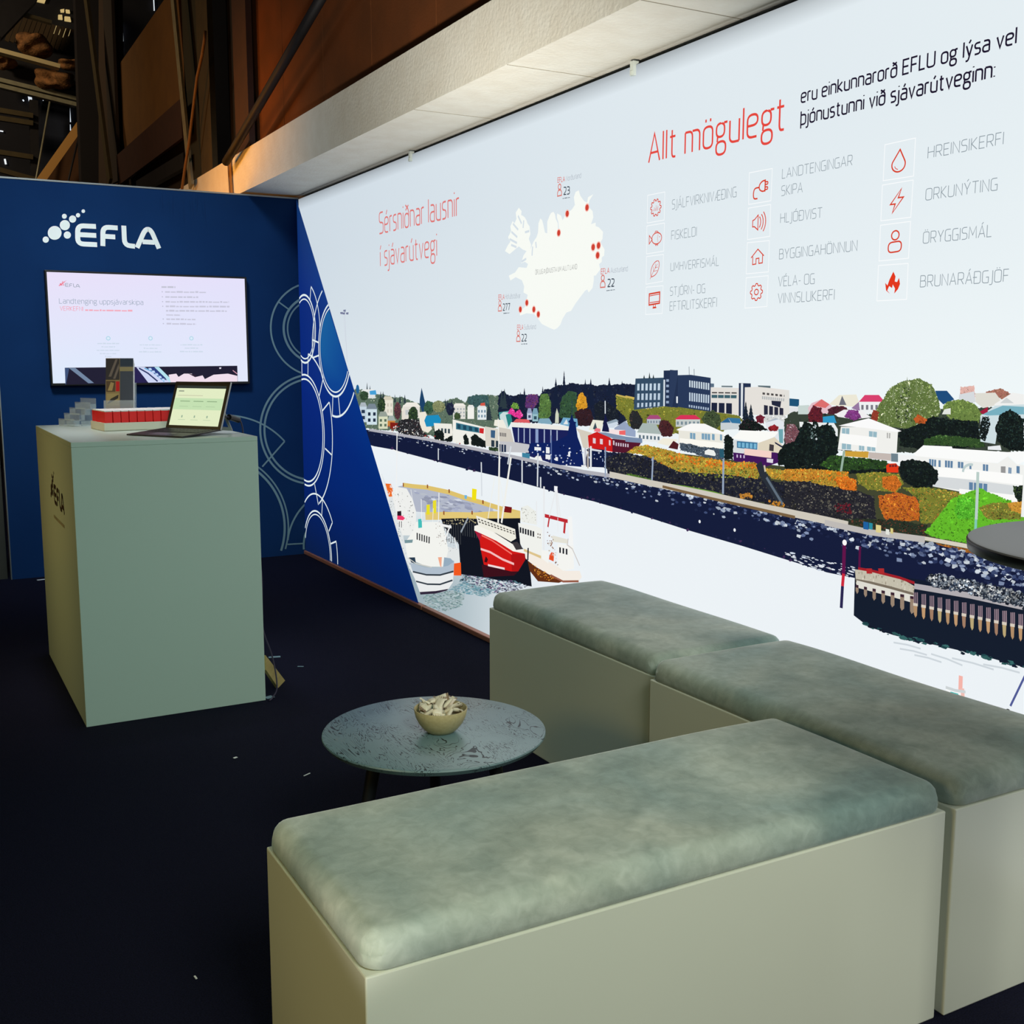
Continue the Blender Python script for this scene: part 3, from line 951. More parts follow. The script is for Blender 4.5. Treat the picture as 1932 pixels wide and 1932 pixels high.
sh.poly("690,890 695,780 712,710 735,780 735,890", (206, 210, 190), T2)
sh.poly("750,905 790,822 960,838 970,930 940,950", (110, 166, 200), T2)
sh.poly("790,905 830,842 850,905", (226, 230, 232), T2)
sh.poly("0,940 150,965 190,1120 0,1110", (206, 200, 190), T2)
sh.grid("0,1000 100,1010 100,1060 0,1050", 5, 1, (40, 40, 54), T2, .45, .9)
sh.poly("150,885 170,880 855,930 860,978 170,935", (236, 234, 228), T2)
sh.poly("165,938 855,980 860,1110 1000,1250 1040,1420 640,1375 370,1290 200,1120", (26, 32, 88), T2)
for x in (245, 315, 385, 470, 560, 640, 715):
    sh.line([(x, 950 + (x - 245) * .06), (x, 1120 + (x - 245) * .12)], 9 if x != 470 else 26, (176, 190, 214) if x != 470 else (140, 160, 200), T2)
sh.poly("0,1110 190,1120 380,1150 370,1250 0,1240", (196, 196, 200), T2)
sh.grid("0,1140 100,1150 100,1250 0,1240", 3, 1, (30, 44, 74), T2, .7, .9)
sh.poly("940,950 1140,1010 1095,1060 1090,1195 1030,1190 985,1010", (212, 204, 190), T2)
sh.poly("895,780 872,850 850,872 868,890 840,1040 700,1110 640,1110 640,1390 1040,1425 1010,1180 965,1060 940,900 950,880 920,870", (14, 32, 92), T2)
sh.poly("360,1220 400,1130 640,1130 640,1300 420,1270", (14, 34, 96), T2)
sh.poly("1300,770 1260,990 1350,1000 1335,880", (22, 26, 66), T2)
sh.line("1299,620 1300,775", 7, (220, 226, 232), T2)
sh.line("896,620 896,780", 4, (40, 50, 80), T2)
sh.poly("1098,970 1150,850 1280,862 1250,990", (232, 232, 216), T2)
sh.poly("1150,960 1180,880 1210,985", (60, 80, 90), T2)
sh.poly("1160,990 1190,950 1240,960 1240,1000", (236, 120, 130), T2)
sh.poly("1320,880 1440,845 1460,900 1400,950 1340,945", (206, 218, 230), T2)
sh.poly("1320,878 1430,840 1465,868 1340,900", (146, 164, 178), T2)
sh.poly("1410,950 1540,865 1670,985 1665,1050 1420,1010", (150, 164, 190), T2)
sh.poly("1345,965 1600,980 1605,1040 1350,1020", (244, 226, 226), T2)
sh.poly("1470,985 1580,975 1590,1040 1470,1030", (238, 104, 104), T2)
sh.poly("1590,1000 1668,990 1668,1056 1595,1045", (232, 236, 240), T2)
foliage(T2, "1600,800 1640,740 1700,780 1760,880 1700,960 1630,900", [(40, 44, 40), (60, 44, 48)], 50, (14, 32), 43)
sh.poly("1090,1042 1200,995 1340,1055 1385,1085 1390,1240 1180,1205 1100,1190", (204, 28, 28), T2)
sh.poly("1385,1080 1745,1115 1700,1190 1560,1255 1388,1242", (84, 22, 44), T2)
sh.poly("1210,1003 1300,1003 1720,1088 1765,1112 1400,1080 1340,1058", (126, 146, 172), T2)
for x, y, w, h in ((1150, 1070, 34, 70), (1236, 1080, 34, 70), (1345, 1095, 20, 70), (1396, 1100, 16, 60)):
    sh.poly([(x, y), (x + w, y + 6), (x + w, y + h), (x, y + h - 6)], (222, 206, 214), T2)
sh.grid("1420,1120 1590,1140 1590,1190 1420,1170", 6, 1, (216, 204, 220), T2, .5, .8)
sh.poly("1095,1195 1290,1215 1290,1430 1040,1420", (14, 26, 66), T2)
sh.poly("1130,1200 1260,1222 1255,1242 1130,1222", (216, 220, 226), T2)
foliage(T2, "1290,1240 1560,1260 1932,1330 1932,1480 1500,1500 1290,1440", [(28, 34, 62), (44, 50, 72), (20, 24, 44), (70, 76, 90)], 130, (14, 36), 44)
for x, y0, y1, w, c in ((1058, 1190, 1420, 12, (190, 190, 200)), (1090, 1200, 1440, 12, (190, 180, 170)), (1125, 1170, 1440, 14, (226, 230, 232)), (1302, 1180, 1500, 10, (130, 150, 180)), (645, 1040, 1380, 9, (90, 110, 160)), (1872, 1290, 1540, 10, (180, 186, 200))):
    sh.line([(x, y0), (x, y1)], w, c, T2)
sh.dabs(60, "400,1160 640,1120 1000,1180 1290,1260 1280,1440 640,1380 420,1290", (14, 30), [(226, 230, 236), (150, 170, 210), (10, 20, 60), (200, 206, 220)], T2, seed=45)
for x, y, w, h in ((440, 1180, 80, 45), (580, 1180, 44, 80), (850, 1240, 24, 60), (575, 1270, 60, 60), (695, 1300, 30, 50), (1010, 1400, 60, 26)):
    sh.poly([(x, y), (x + w, y + 6), (x + w, y + h), (x, y + h - 4)], (236, 238, 240), T2)
sh.poly("290,1250 385,1262 380,1340 290,1325", (60, 130, 160), T2)
sh.poly("430,1320 470,1285 520,1300 540,1350", (240, 240, 236), T2)
# the dark and the pale blocks on the hill
foliage(T3, "0,520 60,500 110,640 420,605 620,612 910,655 1220,705 1260,760 1000,900 500,900 40,820 0,720", OLIVE + [(108, 112, 60)], 260, (14, 36), 51)
sh.line("0,500 95,520", 8, (206, 180, 90), T3)
sh.poly("108,308 412,298 408,606 90,642", (52, 76, 100), T3)
sh.poly("410,222 562,218 562,620 408,606", (34, 48, 78), T3)
sh.poly("478,214 562,222 562,272 500,620 470,606", (42, 58, 90), T3)
sh.poly("562,272 700,268 914,300 912,665 562,612", (40, 56, 88), T3)
sh.grid("118,362 382,358 380,436 116,438", 6, 1, (196, 214, 228), T3, .55, .95)
sh.grid("118,468 382,464 380,538 116,540", 6, 1, (188, 206, 222), T3, .55, .95)
sh.grid("116,568 378,560 376,606 114,620", 6, 1, (186, 204, 220), T3, .5, .9)
sh.grid("438,300 466,300 466,590 436,590", 1, 5, (150, 170, 196), T3, 1, .45)
sh.line("417,320 414,605", 10, (214, 224, 232), T3)
sh.poly("545,500 562,500 562,572 545,570", (226, 232, 238), T3)
sh.grid("678,326 904,358 904,432 678,398", 9, 1, (206, 220, 230), T3, .6, 1)
sh.grid("678,456 904,486 902,574 678,548", 9, 1, (196, 212, 226), T3, .6, 1)
sh.grid("674,588 900,622 898,650 674,614", 9, 1, (176, 194, 214), T3, .55, 1)
sh.line("682,180 684,270", 3, (120, 130, 140), T3)
sh.line("736,205 738,275", 3, (120, 130, 140), T3)
for x, t in ((200, 268), (258, 240), (300, 262)):
    spruce(T3, x, t, 308, 26, (30, 46, 50), x)
sh.poly("915,402 1216,410 1214,700 912,662", (226, 222, 216), T3)
sh.poly("914,360 950,362 950,400 914,402", (90, 110, 130), T3)
sh.poly("1030,384 1148,386 1148,402 1030,400", (110, 124, 130), T3)
sh.grid("920,452 1200,456 1200,470 920,466", 4, 1, (70, 66, 66), T3, .8, 1)
sh.grid("920,482 1196,486 1194,520 920,516", 4, 1, (60, 96, 108), T3, .9, 1)
sh.grid("914,566 1150,574 1150,690 912,662", 3, 1, (30, 36, 60), T3, .78, 1)
sh.poly("1216,356 1344,360 1344,402 1282,412 1276,720 1214,705", (34, 48, 78), T3)
sh.poly("1238,360 1262,360 1256,720 1236,712", (220, 226, 230), T3)
sh.poly("1280,402 1450,396 1757,434 1732,705 1276,696", (228, 224, 218), T3)
sh.poly("1420,382 1555,386 1555,410 1424,396", (96, 112, 120), T3)
sh.grid("1460,455 1735,486 1735,508 1460,478", 6, 1, (80, 76, 76), T3, .6, 1)
sh.grid("1460,495 1730,525 1728,556 1460,528", 12, 1, (176, 180, 182), T3, .6, 1)
sh.grid("1478,590 1700,628 1700,700 1478,698", 4, 1, (40, 42, 62), T3, .75, 1)
sh.poly("1565,545 1670,552 1660,620 1570,590", (36, 40, 62), T3)
sh.poly("1745,520 1862,530 1860,610 1745,600", (30, 84, 120), T3)
sh.poly("1750,612 1862,618 1860,680 1750,676", (226, 228, 230), T3)
foliage(T3, "1480,760 1500,700 1720,705 1740,780 1620,830", [(214, 216, 214), (236, 236, 232), (180, 186, 188)], 40, (14, 30), 52)
# houses of the slope
foliage(T3, "40,720 70,650 130,660 190,760 160,850 60,850", [(40, 42, 44), (62, 48, 46), (30, 34, 40)], 60, (12, 30), 53)
house(T3, 230, 742, 150, 60, (186, 194, 200), (166, 74, 122), 42, 5, 1, (120, 136, 150))
foliage(T3, "360,800 380,750 460,760 520,840 500,930 400,930 350,880", [(70, 34, 40), (92, 46, 44), (50, 34, 36)], 80, (12, 30), 54)
house(T3, 540, 745, 260, 80, (198, 204, 202), (214, 50, 88), 46, 6, 1, (120, 140, 150))
foliage(T3, "815,740 860,670 940,650 1010,700 1030,790 960,870 860,820", [(66, 82, 54), (48, 62, 46), (40, 46, 42), (92, 104, 66)], 110, (12, 28), 55)
sh.poly("1020,780 1100,728 1225,735 1240,790 1220,850 1020,860", (200, 208, 212), T3)
sh.poly("1020,782 1098,728 1130,780", (44, 100, 146), T3)
sh.poly("1098,728 1228,735 1240,792 1140,784", (52, 116, 160), T3)
sh.poly("1500,780 1640,740 1740,800 1740,1010 1640,1000 1520,870", (226, 230, 236), T3)
sh.poly("1500,780 1610,730 1720,770 1640,745", (176, 186, 196), T3)
sh.poly("1640,850 1690,850 1690,1000 1650,1000", (110, 166, 176), T3)
for x, t, b, w in ((1290, 550, 830, 120), (1345, 580, 840, 130)):
    spruce(T3, x, t, b, w, (24, 36, 50), x)
    sh.dabs(30, [(x, t + 60), (x + w * .4, b), (x - w * .4, b)], (12, 26), [(24, 34, 52), (40, 54, 66)], T3, seed=x)
foliage(T3, "1220,800 1300,740 1420,780 1520,860 1300,880 1220,860", DARKG + [(60, 36, 46)], 90, (14, 32), 56)
foliage(T3, "1400,720 1440,695 1490,720 1480,790 1410,780", [(120, 36, 54), (90, 30, 44)], 36, (12, 26), 57)
foliage(T3, "1530,830 1600,800 1640,830 1630,870 1540,870", [(150, 34, 44), (120, 30, 40)], 26, (12, 24), 58)
house(T3, 135, 885, 240, 90, (232, 236, 236), (168, 182, 178), 100, 6, 1, (90, 110, 124), .08)
sh.poly("0,790 110,870 108,935 0,920", (150, 166, 196), T3)
sh.poly("0,930 180,950 180,1000 0,985", (120, 140, 170), T3)
sh.poly("340,1000 400,945 560,960 520,1010 460,1030", (240, 236, 220), T3)
sh.poly("460,1050 515,975 570,1010 560,1070", (80, 30, 36), T3)
house(T3, 570, 862, 480, 165, (232, 230, 220), (246, 246, 244), 70, 0, 1, (0, 0, 0), .08, .42)
sh.poly("545,855 700,790 850,792 1075,895 1068,912 800,872", (248, 248, 246), T3)
for x, w in ((690, 62), (815, 96), (925, 34), (1012, 26)):
    sh.grid([(x, 885 + (x - 690) * .05), (x + w, 888 + (x + w - 690) * .05), (x + w, 962 + (x + w - 690) * .05), (x, 955 + (x - 690) * .05)], max(1, w // 30), 1, (120, 160, 186), T3, .84, .9)
sh.line("580,975 1050,1030", 20, (250, 248, 240), T3)
foliage(T3, "580,1000 700,1010 800,1040 1050,1060 1060,1180 880,1160 700,1100 590,1080", [(70, 84, 100), (50, 60, 74), (150, 160, 166), (36, 44, 50)], 110, (12, 30), 59)
sh.poly("850,1085 890,1065 950,1080 970,1120 960,1140 850,1120", (236, 238, 236), T3)
sh.poly("1010,1060 1055,1066 1060,1160 1010,1150", (40, 90, 110), T3)
foliage(T3, "1060,930 1100,900 1160,960 1150,1180 1060,1170", DARKG, 60, (14, 30), 60)
sh.poly("1140,950 1240,862 1640,880 1600,930 1440,995 1420,985", (250, 250, 246), T3)
sh.poly("1160,965 1420,990 1420,1080 1270,1110 1160,1100", (216, 220, 222), T3)
sh.poly("1195,978 1415,996 1412,1075 1195,1050", (52, 110, 150), T3)
sh.grid("1200,985 1412,1000 1410,1070 1200,1048", 5, 1, (120, 180, 210), T3, .7, .8)
sh.poly("1422,1000 1600,935 1720,1060 1715,1130 1420,1090", (222, 212, 190), T3)
sh.poly("1600,985 1735,1065 1735,1085 1605,1005", (30, 34, 66), T3)
sh.poly("1545,1010 1592,1020 1588,1090 1540,1080", (66, 60, 66), T3)
sh.poly("1155,1100 1270,1112 1280,1075 1600,1100 1660,1110 1640,1210 1480,1260 1160,1190", (66, 22, 90), T3)
sh.line("1275,1090 1565,1126", 22, (244, 210, 200), T3)
sh.grid("1180,1120 1290,1130 1290,1165 1180,1155", 3, 1, (206, 190, 220), T3, .4, .9)
sh.poly("1515,1165 1585,1172 1580,1215 1515,1205", (222, 216, 226), T3)
foliage(T3, "1630,1120 1720,980 1800,860 1850,760 1932,780 1932,1240 1640,1240", DARKG, 150, (16, 40), 61)
foliage(T3, "1710,900 1740,800 1820,790 1860,900 1800,1000 1720,980", [(120, 70, 84), (90, 56, 72), (60, 40, 56)], 60, (8, 20), 62)
# right town
foliage(T4, "0,560 60,500 200,500 420,520 760,520 1250,480 1700,460 1932,480 1932,820 1000,830 0,800", [(56, 66, 56), (72, 84, 64), (48, 52, 54)], 160, (16, 40), 71)
sh.poly("0,330 40,330 40,520 0,520", (226, 224, 218), T4)
sh.poly("110,450 200,445 200,520 110,520", (200, 214, 210), T4)
sh.poly("190,470 220,430 300,398 380,450 380,510 200,520", (226, 190, 200), T4)
sh.poly("230,450 300,398 365,440 330,470", (220, 110, 110), T4)
foliage(T4, "190,520 230,450 300,470 310,600 240,640 200,590", [(96, 30, 44), (120, 40, 40), (60, 26, 36)], 70, (10, 24), 72)
foliage(T4, "350,480 420,450 500,460 520,500 420,520 350,520", [(80, 32, 46), (60, 40, 40)], 40, (10, 22), 73)
sh.poly("360,440 440,365 580,360 600,420 560,460 420,450", (236, 232, 214), T4)
sh.poly("440,445 465,370 500,445", (110, 112, 124), T4)
sh.poly("540,470 600,420 610,500", (150, 120, 160), T4)
house(T4, 610, 418, 190, 90, (238, 240, 242), (216, 64, 110), 54, 5, 1, (120, 120, 130))
sh.poly("410,520 480,482 620,490 700,545 560,560 430,540", (240, 238, 240), T4)
foliage(T4, "480,540 520,480 590,490 620,550 560,570", [(130, 56, 130), (160, 90, 160), (90, 50, 100)], 50, (8, 20), 74)
sh.poly("310,540 400,530 420,590 310,590", (48, 150, 196), T4)
sh.poly("120,580 400,590 430,640 430,700 130,700", (232, 236, 236), T4)
foliage(T4, "750,580 740,480 800,390 850,310 930,260 1080,230 1190,280 1240,380 1260,500 1200,600 1000,640 850,620", [(96, 116, 62), (124, 142, 80), (76, 98, 54), (150, 164, 104), (190, 200, 160)], 420, (10, 26), 75)
for x, t in ((990, 215), (1065, 225), (1105, 235), (940, 250), (1180, 262), (880, 285)):
    spruce(T4, x, t, t + 110, 26, (120, 136, 92), x)
sh.dabs(90, "880,500 960,300 1010,300 1030,560 940,600", (8, 20), [(52, 64, 44), (190, 196, 170), (64, 80, 52)], T4, seed=751)
foliage(T4, "700,540 720,480 760,500 750,580 710,600", [(150, 60, 44), (120, 50, 40)], 24, (10, 20), 752)
sh.poly("1215,330 1310,330 1370,400 1280,440 1240,400", (30, 76, 124), T4)
foliage(T4, "1410,400 1420,300 1530,290 1540,400", [(226, 180, 170), (206, 160, 150)], 40, (8, 18), 76)
foliage(T4, "1620,340 1740,310 1840,360 1760,400 1640,360", [(170, 110, 96), (150, 120, 90)], 40, (8, 18), 77)
sh.poly("1410,360 1530,335 1540,420 1480,440 1405,410", (214, 218, 222), T4)
sh.poly("1540,350 1700,345 1740,400 1740,440 1600,470 1540,420", (222, 220, 210), T4)
sh.poly("1690,440 1840,345 1932,360 1932,450 1700,450", (240, 240, 238), T4)
sh.poly("1740,430 1790,385 1850,430", (206, 210, 210), T4)
foliage(T4, "1270,480 1310,420 1420,400 1540,440 1590,520 1560,600 1350,570", [(106, 130, 66), (88, 112, 58), (130, 150, 80)], 110, (12, 28), 78)
sh.poly("1290,480 1340,470 1340,520 1270,520", (226, 228, 222), T4)
foliage(T4, "1000,640 1080,600 1200,540 1330,560 1560,580 1570,700 1620,780 1400,800 1100,800 930,780 920,640", DARKG, 260, (16, 42), 79)
foliage(T4, "1120,720 1240,690 1400,700 1600,720 1620,790 1300,770 1130,770", [(48, 76, 40), (64, 92, 46)], 70, (14, 30), 80)
foliage(T4, "1040,560 1080,520 1150,560 1130,600 1060,590", [(190, 90, 40), (160, 80, 40)], 26, (10, 22), 81)
sh.poly("1580,530 1700,450 1932,440 1932,560 1720,640 1700,760 1580,740", (206, 222, 226), T4)
sh.poly("1590,520 1760,450 1932,460 1932,520 1640,530", (120, 176, 192), T4)
sh.poly("1575,500 1640,460 1640,500 1600,520", (160, 30, 60), T4)
foliage(T4, "1570,640 1600,540 1650,540 1660,600 1620,740 1580,720", DARKG + [(180, 206, 216)], 60, (10, 24), 82)
foliage(T4, "1700,640 1740,520 1820,480 1880,520 1932,560 1932,820 1800,800 1720,740", DARKG + [(30, 50, 48)], 170, (14, 34), 83)
sh.poly("1640,780 1740,770 1750,810 1640,805", (232, 236, 238), T4)
foliage(T4, "0,780 20,680 60,620 120,640 160,580 220,600 250,560 280,620 350,590 400,640 435,740 430,830 300,920 0,960", DARKG + [(20, 34, 34)], 260, (16, 42), 84)
foliage(T4, "0,700 20,600 80,600 120,660 80,740 10,760", [(120, 76, 84), (80, 50, 64), (200, 190, 196)], 50, (8, 18), 85)
sh.dabs(26, "200,620 260,600 260,760 210,720", (8, 20), [(190, 200, 204), (90, 110, 110)], T4, seed=86)
sh.poly("455,620 640,625 915,660 905,835 430,805", (240, 240, 236), T4)
sh.poly("435,612 680,552 945,655 912,664 640,628", (250, 250, 250), T4)
for q in ("462,628 526,630 524,695 462,690", "680,652 748,660 745,712 680,704", "462,748 540,752 538,808 460,804", "600,765 645,768 645,816 600,812", "665,772 735,776 735,820 665,816"):
    sh.grid(q, 2, 1, (150, 184, 196), T4, .9, .9)
sh.grid("822,668 858,672 856,715 822,712", 2, 1, (176, 176, 172), T4, .6, 1)
sh.line("450,712 745,748", 30, (250, 250, 248), T4)
sh.poly("490,815 680,822 675,872 488,858", (206, 160, 60), T4)
sh.poly("680,825 860,838 858,895 680,875", (196, 184, 178), T4)
sh.poly("860,835 916,838 916,905 860,900", (110, 130, 140), T4)
sh.poly("916,842 1060,855 1080,900 916,905", (240, 242, 242), T4)
foliage(T4, "270,940 380,850 480,860 680,880 830,900 820,970 600,980 400,985", [(40, 66, 34), (58, 96, 40), (74, 124, 46), (28, 44, 30)], 150, (14, 34), 87)
foliage(T4, "0,950 270,930 420,980 820,960 820,990 600,1000 400,1000 0,970", DARKG, 60, (14, 30), 88)
sh.line("482,815 455,985", 9, (150, 176, 160), T4)
sh.poly("820,935 840,918 900,915 920,940 918,990 825,988", (226, 58, 26), T4)
sh.grid("842,926 908,922 910,945 842,948", 3, 1, (120, 40, 40), T4, .8, .9)
# long white house with terrace
sh.poly("1060,850 1340,865 1560,900 1720,915 1800,860 1870,920 1932,930 1932,1100 1840,1095 1845,1170 1500,1160 1190,1100 1240,1020 1080,930", (240, 241, 238), T4)
sh.poly("1040,840 1120,770 1350,780 1355,795 1800,825 1932,818 1932,900 1880,925 1808,855 1720,912 1556,905 1330,880 1062,858", (250, 251, 250), T4)
sh.poly("1240,1020 1500,1048 1845,1095 1845,1170 1420,1130 1190,1100", (214, 218, 220), T4)
for q, k in (("1165,878 1226,886 1224,945 1165,935", 3), ("1240,888 1262,890 1262,948 1240,945", 1), ("1292,890 1360,896 1358,955 1292,948", 3), ("1396,900 1446,905 1444,958 1396,952", 2), ("1490,915 1510,918 1510,965 1490,962", 1), ("1598,920 1646,925 1644,990 1598,982", 2), ("1806,945 1832,950 1830,1015 1804,1008", 2), ("1868,935 1900,938 1900,1000 1868,995", 1), ("1485,1065 1640,1080 1638,1145 1485,1130", 4)):
    sh.grid(q, k, 1, (96, 130, 164), T4, .8, .95)
sh.line("1764,940 1764,1005", 14, (150, 150, 150), T4)
sh.line("1240,985 1560,1010 1920,1050", 26, (252, 252, 250), T4)
sh.poly("1410,1120 1895,1175 1895,1230 1700,1225 1410,1165", (250, 250, 248), T4)
sh.grid("1620,1225 1790,1235 1790,1280 1620,1270", 5, 1, (90, 80, 70), T4, .7, .9)
foliage(T4, "920,960 940,900 1030,885 1150,900 1240,990 1240,1060 1180,1110 1060,1120 960,1060", DARKG, 150, (14, 36), 89)
foliage(T4, "1845,1100 1932,1100 1932,1240 1890,1230 1850,1170", DARKG + [(60, 80, 40)], 50, (14, 30), 90)
# autumn slope and cliff
S6 = fr(1080, 820, 3.715)
foliage(S6, "225,165 380,120 600,200 800,250 1050,270 1300,300 1420,330 1932,340 1932,640 1780,600 1430,500 1060,420 560,325 250,275", [(30, 32, 46), (44, 46, 56), (58, 58, 56), (24, 24, 34), (80, 78, 62)], 520, (14, 38), 101)
foliage(S6, "380,125 440,85 520,72 640,100 740,130 800,145 1000,172 1120,195 1230,190 1290,200 1320,260 1300,310 1050,275 880,270 740,255 620,200 500,140", AUTUMN + OLIVE, 460, (10, 26), 102, (176, 150, 56))
sh.dabs(120, "640,150 800,150 1000,180 1290,200 1300,240 1060,240 900,215 720,190", (8, 20), [(222, 116, 30), (232, 140, 40), (204, 96, 30)], S6, seed=103)
sh.dabs(110, "700,230 900,230 1080,250 1300,260 1310,310 1000,300 760,270", (8, 22), [(120, 130, 50), (150, 156, 66), (90, 100, 44)], S6, seed=104)
foliage(S6, "1340,235 1500,250 1640,250 1760,245 1932,265 1932,380 1740,350 1560,330 1400,310", AUTUMN + OLIVE, 260, (10, 26), 105, (180, 140, 50))
sh.dabs(110, "1500,270 1700,250 1932,270 1932,330 1700,310", (8, 22), [(226, 120, 30), (236, 146, 40)], S6, seed=106)
sh.line("1305,200 1330,270 1400,380 1470,490", 30, (40, 46, 56), S6)
sh.line("1345,215 1352,260", 8, (206, 196, 170), S6)
sh.line("1360,300 1420,400 1475,490", 10, (96, 110, 124), S6)
foliage(S6, "330,290 400,275 550,310 560,335 420,315", [(70, 104, 40), (90, 124, 50)], 40, (10, 24), 107)
sh.poly("690,345 800,360 1000,400 1090,432 1060,436 800,378", (104, 150, 52), S6)
sh.dabs(40, "1170,420 1240,410 1260,440 1180,450", (10, 22), [(190, 130, 50), (160, 110, 50)], S6, seed=108)
sh.dabs(50, "1360,470 1420,460 1540,490 1560,530 1380,500", (10, 22), [(196, 130, 44), (150, 110, 46)], S6, seed=109)
foliage(T4, "0,965 200,960 330,970 330,1040 150,1060 0,1050", AUTUMN, 120, (12, 30), 111, (190, 130, 46))
foliage(T4, "400,1040 480,1020 580,1050 580,1140 450,1120", [(216, 110, 30), (190, 90, 30), (226, 140, 50)], 80, (10, 28), 112)
foliage(T4, "580,1000 760,985 920,1000 960,1080 900,1150 680,1130 600,1080", OLIVE + [(196, 150, 60)], 130, (12, 30), 113)
foliage(T4, "790,1030 900,1010 950,1090 890,1150 790,1110", [(204, 110, 36), (170, 90, 34)], 70, (10, 26), 114)
foliage(T4, "0,1060 200,1060 420,1130 600,1140 720,1180 740,1368 380,1368 0,1290", [(36, 36, 44), (54, 54, 56), (74, 72, 66), (30, 26, 36), (100, 96, 84)], 260, (14, 38), 115)
sh.dabs(40, "380,1230 520,1240 560,1330 420,1300", (12, 28), [(110, 30, 44), (90, 30, 40)], T4, seed=116)
foliage(T4, "760,1180 900,1150 1060,1190 1110,1280 1080,1380 820,1380 770,1280", [(196, 104, 34), (214, 136, 46), (160, 80, 34), (140, 56, 34)], 260, (12, 30), 117)
foliage(T4, "950,1110 1150,1110 1300,1130 1420,1160 1480,1300 1400,1400 1100,1400 1080,1200", OLIVE + [(96, 120, 50), (70, 92, 44), (170, 120, 50)], 300, (12, 32), 118)
Z9 = fr(1560, 980, 5.083)
foliage(Z9, "0,0 620,0 960,60 960,150 920,190 640,130 300,60 0,20", [(40, 50, 38), (52, 46, 36), (30, 40, 36), (90, 50, 38)], 90, (20, 50), 119)
foliage(Z9, "930,120 1000,60 1200,-200 1460,-300 1932,-100 1932,300 1600,280 1370,230 1050,180", [(96, 180, 40), (110, 196, 46), (84, 160, 38)], 320, (16, 44), 120, (100, 184, 42))
foliage(T4, "1370,1290 1400,1200 1500,1190 1560,1250 1560,1360 1400,1368", [(84, 190, 44), (70, 160, 40), (110, 206, 60)], 130, (10, 26), 121, (84, 176, 44))
foliage(T4, "1560,1270 1700,1230 1900,1240 1932,1300 1932,1368 1640,1368", OLIVE + [(170, 130, 60), (120, 136, 60)], 140, (12, 30), 122)
foliage(T4, "1800,1240 1932,1220 1932,1330 1830,1300", [(206, 150, 56), (180, 120, 50)], 40, (10, 24), 123)
sh.line("1430,0 1420,235", 8, (130, 200, 180), Z9)
sh.line(circ(1500, 985, 60, 10, 180, 290)[::-1], 7, (190, 206, 206), T4)
sh.line("1560,985 1556,1130 1546,1368", 9, (186, 206, 200), T4)
sh.poly("920,160 1370,240 1610,300 1680,360 1600,340 1330,275 940,200", (214, 206, 190), Z9)
foliage(Z9, "990,220 1330,280 1640,360 1700,420 1500,370 1200,300 1010,260", [(150, 90, 36), (176, 110, 40), (110, 66, 40)], 70, (14, 34), 124)
# shore road, embankment
TOP = "676,806 697,812 760,822 812,832 850,838 905,850 960,862 1040,880 1100,892 1180,904 1260,920 1330,934 1440,959 1560,984 1600,993 1680,1011 1740,1020 1800,1036 1870,1056 1932,1072 1975,1085"
BOT = "1975,1165 1932,1150 1850,1125 1750,1098 1660,1084 1620,1092 1560,1080 1500,1061 1400,1030 1300,1001 1200,969 1120,946 1060,932 1000,915 940,899 880,885 830,872 770,856 740,848 706,842 682,835"
sh.poly(TOP + " " + BOT, (18, 26, 58))
sh.dabs(160, BOT + " 740,843 830,866 940,893 1060,926 1200,960 1300,992 1400,1020 1500,1050 1620,1082", lambda x, y, r: r.uniform(3, 7), [(18, 26, 58), (28, 34, 66), (60, 40, 80)], seed=131)


def pebble(x, y, r):
    return r.uniform(.45, 1.0) * (2.2 + max(0, x - 700) / 1200.0 * 9.0)


CREST = [tuple(p) for p in pts(TOP)]
for k, (frac, n) in enumerate(((0.14, 520), (0.30, 620), (0.42, 160))):
    low = [(x, y + frac * (24 + (x - 700) * .085)) for x, y in CREST]
    sh.dabs(n, CREST + low[::-1], pebble, [(126, 140, 170), (170, 182, 200), (90, 104, 140), (200, 208, 216), (60, 74, 112), (40, 52, 92), (30, 40, 76), (18, 26, 58), (24, 32, 64)], ID, 1.5, seed=140 + k, tilt=.25)
sh.line("697,811 812,830 960,860 1100,890 1180,902", 16, (176, 176, 184))
sh.line("1150,895 1230,912 1330,932 1440,957 1560,982 1600,991", 24, (206, 200, 188))
sh.line("1250,918 1340,940 1420,958 1500,976", 10, (120, 96, 66))
sh.line("1556,986 1640,1004 1745,1018", 18, (190, 186, 182))
for x, y in ((1320, 984), (1386, 1000)):
    sh.disc(x, y, .006, (236, 240, 244))
sh.dabs(70, "1480,1040 1560,1056 1612,1070 1612,1090 1540,1075 1480,1050", (1.5, 4), [(226, 232, 240), (200, 210, 224)], ID, 3.2, seed=146, tilt=.3)
# lamp posts on the shore
for x0, y0, x1, y1, w in ((1232, 862, 1230, 906, 10), (1365, 866, 1364, 932, 10), (1142, 862, 1142, 898, 8)):
    sh.line([(x0, y0), (x1, y1)], w, (150, 166, 190))
for s in ("985,868 985,915", "1015,855 1014,918", "1020,900 1020,920", "908,872 909,936", "827,846 827,868", "964,842 958,876"):
    sh.line(s, 12, (214, 220, 226))
for x, y, w, h, c in ((350, 20, 50, 80, (30, 96, 160)), (405, 30, 34, 70, (40, 140, 160)), (470, 50, 50, 80, (220, 206, 140)), (565, 90, 34, 60, (226, 228, 220)), (610, 80, 26, 60, (214, 200, 130))):
    sh.poly([(x, y), (x + w, y + 8), (x + w, y + h), (x, y + h - 8)], c, Z9)
